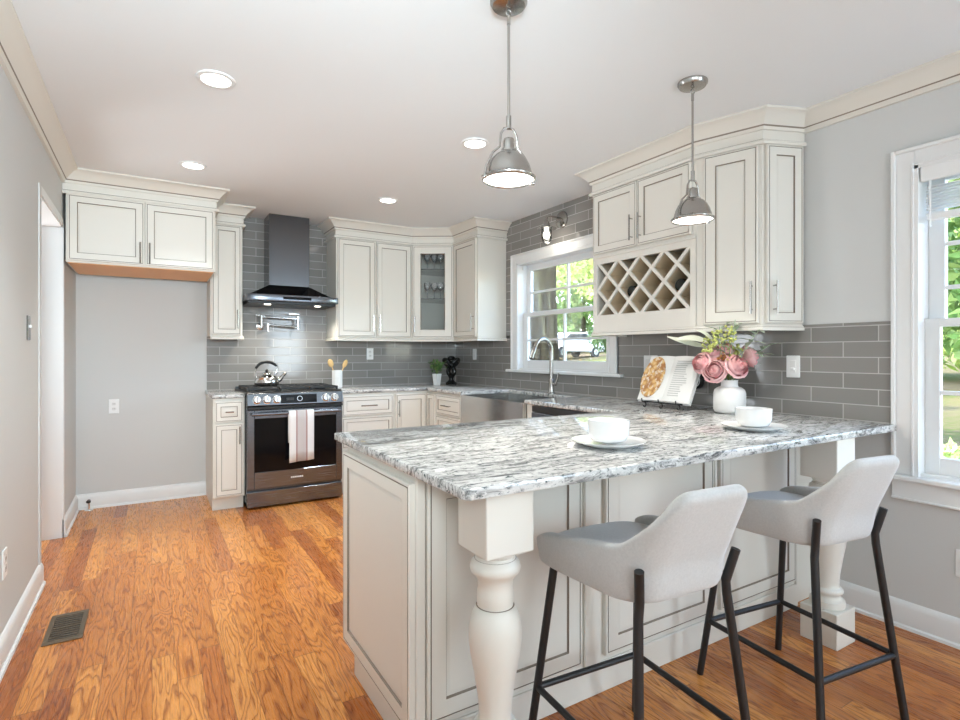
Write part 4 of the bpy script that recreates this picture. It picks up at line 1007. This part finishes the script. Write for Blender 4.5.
def pendant(x, y, lab, rz):
    r = thing('pendant_light', lab, 'pendant light', (x, y, ZC), rz, 'pendant lights over the peninsula')
    MB().lathe([(0, -.030), (.018, -.030), (.058, -.022), (.066, -.010), (.066, -.0005), (0, -.0005)], 'nickel', 36).build('canopy', r, smooth=40)
    m = MB(); m.tube(arc((0, 0, -.044), .010, 0, 2 * PI, 14, (1, 0, 0), (0, 0, 1)), .003, 'nickel', 8); m.tube([(0, 0, -.056), (0, 0, -.085)], .0065, 'nickel', 10); m.tube([(0, 0, -.075), (0, 0, -.43)], .005, 'nickel', 10); m.tube([(0, 0, -.41), (0, 0, -.455)], .009, 'nickel', 12); m.build('rod', r, smooth=60)
    z0 = -.640   # rim height below the ceiling
    SH = [(.090, 0), (.095, .004), (.096, .010), (.090, .014), (.084, .020), (.080, .034), (.074, .054), (.064, .074), (.050, .090), (.034, .101), (.027, .105), (.027, .112), (.022, .114), (.021, .140), (.017, .150), (.012, .152), (.0, .153)]
    inn = [(.030, .098), (.060, .073), (.076, .034), (.086, .008), (.090, 0)]
    MB().lathe([(a, z0 + z) for a, z in (inn[:-1] + SH)], 'nickel', 44).build('shade', r, smooth=50)
    MB().lathe([(0, z0 + .004), (.04, z0 + .0035), (.0865, z0 + .006), (.0865, z0 + .008), (0, z0 + .008)], 'diffuser', 40).build('diffuser', r, smooth=60)
    y_ = MB()
    for sg in (-1, 1):
        y_.tube([(sg * .094, 0, z0 + .008), (sg * .086, 0, z0 + .045), (sg * .062, 0, z0 + .094), (sg * .036, 0, z0 + .118), (sg * .030, 0, z0 + .165), (sg * .018, 0, z0 + .185), (0, 0, z0 + .188)], .0042, 'nickel', 8)
        y_.tube([(sg * .088, 0, z0 + .004), (sg * .103, 0, z0 + .004)], .006, 'nickel', 8)
    y_.build('yoke', r, smooth=60)
    add_light('pendant_lamp', 'SPOT', (x, y, ZC + z0 - .012), (0, 0, 0), 9, (1, .95, .86), spot_size=math.radians(140), spot_blend=.9, shadow_soft_size=.07)
pendant(1.082, 1.585, 'brushed nickel dome pendant nearer the camera, over the free end of the peninsula', math.radians(-8))
pendant(2.132, 1.622, 'brushed nickel dome pendant farther along, in front of the tall end cabinet', math.radians(-8))
# sconce over the sink window
sy = 3.50
r = thing('wall_sconce', 'brushed nickel wall sconce with clear glass shade above the sink window', 'wall light', (XR - .0085, sy, 2.365), RZ); r.scale = (1.12,) * 3
MB().lathe([(0, 0), (.062, 0), (.062, .012), (.050, .022), (0, .026)], 'nickel', 32, xf=Matrix.Rotation(PI / 2, 4, 'X')).build('backplate', r, smooth=40)
MB().tube([(0, -.02, .008), (0, -.10, .012), (0, -.135, .010), (0, -.150, -.008), (0, -.150, -.04)], .007, 'nickel', 10).build('arm', r, smooth=60)
MB().lathe([(0, -.035), (.020, -.035), (.023, -.060), (.030, -.078), (.070, -.082), (.071, -.087), (.028, -.087), (0, -.087)], 'nickel', 32, (0, -.150, 0)).build('cap', r, smooth=40)
MB().lathe([(.036, -.087), (.038, -.10), (.038, -.155), (.030, -.180), (.012, -.192), (0, -.194)], 'clearglass', 28, (0, -.150, 0)).build('glass_shade', r, smooth=60)
MB().lathe([(0, -.087), (.013, -.087), (.013, -.100), (.024, -.122), (.025, -.138), (.015, -.156), (0, -.160)], 'bulb', 20, (0, -.150, 0)).build('bulb', r, smooth=60)
add_light('sconce_lamp', 'POINT', (XR - .16, sy, 2.16), (0, 0, 0), .35, (1, .93, .82), shadow_soft_size=.03)
# ------------------------------------------------------------------ bar stools
def make_stool():
    r = thing('bar_stool', 'x', 'stool', (0, 0, 0), 0, 'upholstered bar stools at the peninsula')
    # wrap-around shell: plan path from the left arm tip, round the back, to the right arm tip
    a, yf, cr, yb_ = .216, .205, .110, -.100
    path = []
    for i in range(9): path.append((-a, yf + (yb_ - yf) * i / 8, 0))
    for i in range(1, 12): t_ = PI / 2 * i / 12; path.append((-a + cr - cr * math.cos(t_), yb_ - cr * math.sin(t_), t_ / (PI / 2)))
    for i in range(0, 9): path.append((-a + cr + (2 * a - 2 * cr) * i / 8, yb_ - cr, 1))
    path = path + [(-x, y, c) for x, y, c in path[-10::-1]]
    t = bmesh.new(); rows = 10; G = []
    def sm(u): u = max(0, min(1, u)); return u * u * (3 - 2 * u)
    for (x, y, c) in path:
        ztop = .702 + .052 * ((yf - y) / .30) + .125 * (.4 * sm((c - .20) / .58) + .6 * max(0, min(1, (c - .20) / .58))) + .012 * sm((c - .6) / .4)
        if y > .17: ztop -= .018 * ((y - .17) / .035) ** 2
        zbot = .600 + .012 * sm((yf - y) / .40) + (.010 * ((y - .15) / .055) ** 2 if y > .15 else 0)
        col = []
        for j in range(rows):
            v = j / (rows - 1); z = zbot + (ztop - zbot) * v
            k = .90 + .10 * min(1, max(0, (z - .60) / .075)) ** .6
            up_ = max(0, z - .70) / .19
            lean = -.085 * up_ * sm(c * 1.6)
            nar = (1 - .10 * up_ * c) * (1 - .12 * sm((yf - y) / .42))
            col.append(t.verts.new((x * k * nar, y * (k if y < 0 else 1) + lean, z)))
        G.append(col)
    for p, q in zip(G, G[1:]):
        for j in range(rows - 1): t.faces.new((p[j], q[j], q[j + 1], p[j + 1]))
    t.normal_update(); t.faces.ensure_lookup_table()
    if sum(f.normal.y for f in t.faces if f.calc_center_median().y < -.17) > 0: bmesh.ops.reverse_faces(t, faces=t.faces[:])
    o = MB().add(t, 'fabric').build('shell', r, smooth=180)
    md = o.modifiers.new('thick', 'SOLIDIFY'); md.thickness = .036; md.offset = -1
    md = o.modifiers.new('soft', 'SUBSURF'); md.levels = 2; md.render_levels = 2
    # seat cushion
    m = MB(); n = 40; pts = []
    for i in range(n):
        q = 2 * PI * i / n; cc, ss = math.cos(q), math.sin(q); e = .5
        pts.append((.186 * math.copysign(abs(cc) ** e, cc), .010 + .205 * math.copysign(abs(ss) ** e, ss)))
    m.prism(pts, .630, .690, 'fabric', .018, 3); m.build('seat', r, smooth=60)
    m = MB(); m.prism([(x * .90, y * .92) for x, y in pts], .620, .631, 'blackmetal', .003, 1); m.tube([(-.14, -.15, .645), (.14, -.15, .645)], .009, 'blackmetal', 8)
    for sx in (-1, 1): m.tube([(sx * .140, -.150, .645), (sx * .166, .165, .610)], .009, 'blackmetal', 8)
    m.build('seat_frame', r, smooth=40)
    for sx in (-1, 1):
        MB().tube([(sx * .168, .165, .602), (sx * .220, .232, .0005)], .0125, 'blackmetal', 12).build('leg', r, smooth=60)
        MB().tube([(sx * .174, -.206, .716), (sx * .156, -.188, .628), (sx * .160, -.188, .59), (sx * .214, -.250, .0005)], .0125, 'blackmetal', 12).build('leg', r, smooth=60)
    def at(sx, front, z):
        return Vector((sx * (.168 + .052 * (1 - z / .602)), .165 + .067 * (1 - z / .602), z)) if front else Vector((sx * (.164 + .050 * (1 - z / .59)), -.190 - .060 * (1 - z / .59), z))
    m = MB(); z = .215; m.tube([at(-1, 1, z), at(1, 1, z)], .010, 'blackmetal', 10); m.build('footrest', r, smooth=60)
    MB().tube([at(-1, 0, z), at(1, 0, z)], .010, 'blackmetal', 10).build('footrest', r, smooth=60)
    for sx in (-1, 1): MB().tube([at(sx, 1, z), at(sx, 0, z)], .010, 'blackmetal', 10).build('footrest', r, smooth=60)
    return r
s1 = make_stool(); s1['label'] = 'pale grey upholstered bar stool with black legs beside the near turned post'
s1.location = (1.209, 1.120, 0); s1.rotation_euler = (0, 0, math.radians(-4.5))
s2 = copy_tree(s1); s2['label'] = 'pale grey upholstered bar stool with black legs nearest the grey wall'
s2.location = (2.018, 1.100, 0); s2.rotation_euler = (0, 0, math.radians(-7.5))
# ------------------------------------------------------------------ outdoors
g = MB(); t = bmesh.new(); nx, ny = 24, 24; V = []
def gz(x, y):
    d = math.hypot(x - 3, y); return -.45 + max(0, (x - 5)) * .085 + .05 * math.sin(x * .7) * math.cos(y * .5)
for i in range(nx + 1):
    V.append([])
    for j in range(ny + 1):
        x = XR + .22 + 62 * (i / nx) ** 1.5; y = -16 + 86 * (j / ny); V[-1].append(t.verts.new((x, y, gz(x, y))))
for i in range(nx):
    for j in range(ny): t.faces.new((V[i][j], V[i + 1][j], V[i + 1][j + 1], V[i][j + 1]))
g.add(t, 'earth'); struct(g.build('ground', smooth=60))
import numpy as np
def foliage(name, parent, blobs, n, size, m, seed):
    rs = np.random.RandomState(seed); B = np.array(blobs, float); wts = B[:, 3] ** 2; wts /= wts.sum()
    idx = rs.choice(len(B), n, p=wts); d = rs.normal(size=(n, 3)); d /= np.linalg.norm(d, axis=1)[:, None]
    c = B[idx, :3] + d * (B[idx, 3] * (.45 + .55 * rs.rand(n) ** .5))[:, None] * np.array([1, 1, .85])
    a = rs.normal(size=(n, 3)); a /= np.linalg.norm(a, axis=1)[:, None]; b = np.cross(a, rs.normal(size=(n, 3))); b /= np.linalg.norm(b, axis=1)[:, None]
    s = size * (.6 + .8 * rs.rand(n))[:, None]
    v = np.stack([c - a * s, c - b * s * .45, c + a * s, c + b * s * .45], 1).reshape(-1, 3)
    f = np.arange(4 * n).reshape(-1, 4)
    me = bpy.data.meshes.new(name); me.from_pydata(v.tolist(), [], f.tolist()); me.materials.append(M[m])
    o = bpy.data.objects.new(name, me); COL.objects.link(o); o.parent = parent; return o
def tree(name, label, x, y, trunk_r, trunk_h, blobs, n, size, m, seed):
    z = gz(x, y) - .05; r = thing(name, label, 'tree', (x, y, z), 0, 'trees outside the windows')
    k = 8; rq = random.Random(seed); pts = [(trunk_r * .3 * rq.uniform(-1, 1) * (i > 0), trunk_r * .3 * rq.uniform(-1, 1) * (i > 0), trunk_h * i / k) for i in range(k + 1)]
    MB().tube(pts, [trunk_r * (1.25 if i == 0 else 1 - .35 * i / k) for i in range(k + 1)], 'bark', 18).build('trunk', r, smooth=60)
    foliage('crown', r, blobs, n, size, m, seed); return r
def ring_blobs(n, R, h0, h1, br, seed):
    rq = random.Random(seed); return [(rq.uniform(-R, R), rq.uniform(-R, R), rq.uniform(h0, h1), br * rq.uniform(.7, 1.2)) for _ in range(n)]
tree('shade_tree', 'thick-trunked tree close outside the sink window', 6.05, 7.86, .36, 7.0, ring_blobs(14, 2.4, 5.2, 7.5, 1.1, 1), 4000, .12, 'fol_mid', 1)
tree('leafy_tree', 'bright leafy tree beyond the thick trunk, seen through the sink window', 13.8, 12.4, .16, 6.5, ring_blobs(22, 2.7, 2.2, 7.0, 1.15, 2), 11000, .13, 'fol_bright', 2)
tree('leafy_tree', 'bright yellow-green tree at the far side of the drive behind the car', 27, 26, .2, 9.0, ring_blobs(30, 4.0, 3.0, 11.0, 1.7, 3), 9000, .22, 'fol_bright', 3)
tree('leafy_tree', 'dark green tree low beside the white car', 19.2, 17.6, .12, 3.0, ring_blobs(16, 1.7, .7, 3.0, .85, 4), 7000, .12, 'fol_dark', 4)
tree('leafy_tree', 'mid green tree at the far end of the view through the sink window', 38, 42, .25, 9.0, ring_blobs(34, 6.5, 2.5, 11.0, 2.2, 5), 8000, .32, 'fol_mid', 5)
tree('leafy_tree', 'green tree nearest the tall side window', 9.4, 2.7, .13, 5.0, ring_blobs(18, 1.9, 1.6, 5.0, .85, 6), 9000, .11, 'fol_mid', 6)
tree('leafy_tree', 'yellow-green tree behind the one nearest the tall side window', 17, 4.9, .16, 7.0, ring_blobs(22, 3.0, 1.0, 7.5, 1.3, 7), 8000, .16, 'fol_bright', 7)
tree('leafy_tree', 'dark green tree at the back of the side window view', 30, 9.5, .25, 9.0, ring_blobs(30, 4.6, .8, 10.0, 2.0, 8), 8000, .26, 'fol_dark', 8)  # uses the darkest leaf colour set
b = thing('shrub', 'low yellow-green shrub on the ground outside the tall side window', 'shrub', (7.2, 1.95, gz(7.2, 1.95)))
foliage('foliage', b, [(0, 0, .25, .42), (.4, .5, .2, .4), (-.3, .2, .15, .3), (.1, .9, .2, .4)], 3000, .06, 'fol_bright', 21)
MB().tube([(0, 0, -.05), (0, 0, .3)], .02, 'bark', 6).build('stem', b)
for k, (x, y, s_) in enumerate(((5.6, 1.50, .16), (6.1, 1.95, .14), (6.5, 1.40, .18))):
    o = MB().ball((0, 0, 0), s_, 'stone', (1.5, 1.1, .5), 3).build('fieldstone', loc=(x, y, gz(x, y) + s_ * .3), smooth=60)
    tag(o, ('flat grey stone nearest the tall side window', 'smaller flat grey stone lying toward the trees', 'largest flat grey stone outside the tall side window')[k], 'stone', 'stones outside the side window')
for k in range(6):
    hx, hy = 26.5 - 1.1 * k, 27.5 + 2.3 * k
    b = thing('hedge_shrub', '%s shrub from the right in the row behind the white car' % ('first', 'second', 'third', 'fourth', 'fifth', 'sixth')[k], 'shrub', (hx, hy, gz(hx, hy)), 0, 'shrubs behind the car')
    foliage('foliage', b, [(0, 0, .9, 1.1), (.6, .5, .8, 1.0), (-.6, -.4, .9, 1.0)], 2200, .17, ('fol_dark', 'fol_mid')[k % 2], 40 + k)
    MB().tube([(0, 0, -.1), (0, 0, .9)], .07, 'bark', 7).build('stem', b)
# white car on the drive
cx, cy = 21.1, 24.6
r = thing('car', 'white car parked on the drive beyond the sink window', 'car', (cx, cy, gz(cx, cy) + .05), math.radians(4))
prof = [(-2.1, .35), (-2.15, .75), (-1.95, .95), (-1.45, 1.02), (-.75, 1.45), (.65, 1.48), (1.15, 1.05), (2.0, .92), (2.18, .70), (2.15, .35)]
XZ = Matrix(((1, 0, 0, 0), (0, 0, 1, 0), (0, 1, 0, 0), (0, 0, 0, 1)))
MB().prism(prof, -.85, .85, 'carwhite', .06, 2, xf=XZ).build('body', r, smooth=40)
for sy_ in (-1, 1): MB().prism([(-1.25, 1.02), (-.70, 1.38), (.58, 1.40), (.98, 1.04)], sy_ * .852 - .006, sy_ * .852 + .006, 'carglass', xf=XZ).build('side_window', r, smooth=0)
MB().box(-.03, .03, -.70, .70, -.27, .27, 'carglass', xf=Matrix.Translation((.93, 0, 1.27)) @ Matrix.Rotation(math.radians(-49), 4, 'Y')).build('windshield', r, smooth=0)
for wx in (-1.35, 1.35):
    for sy_ in (-1, 1): MB().tube([(wx, sy_ * .70, .32), (wx, sy_ * .88, .32)], .32, 'rubber', 22).tube([(wx, sy_ * .87, .32), (wx, sy_ * .892, .32)], .19, 'steel', 16).build('wheel', r, smooth=40)
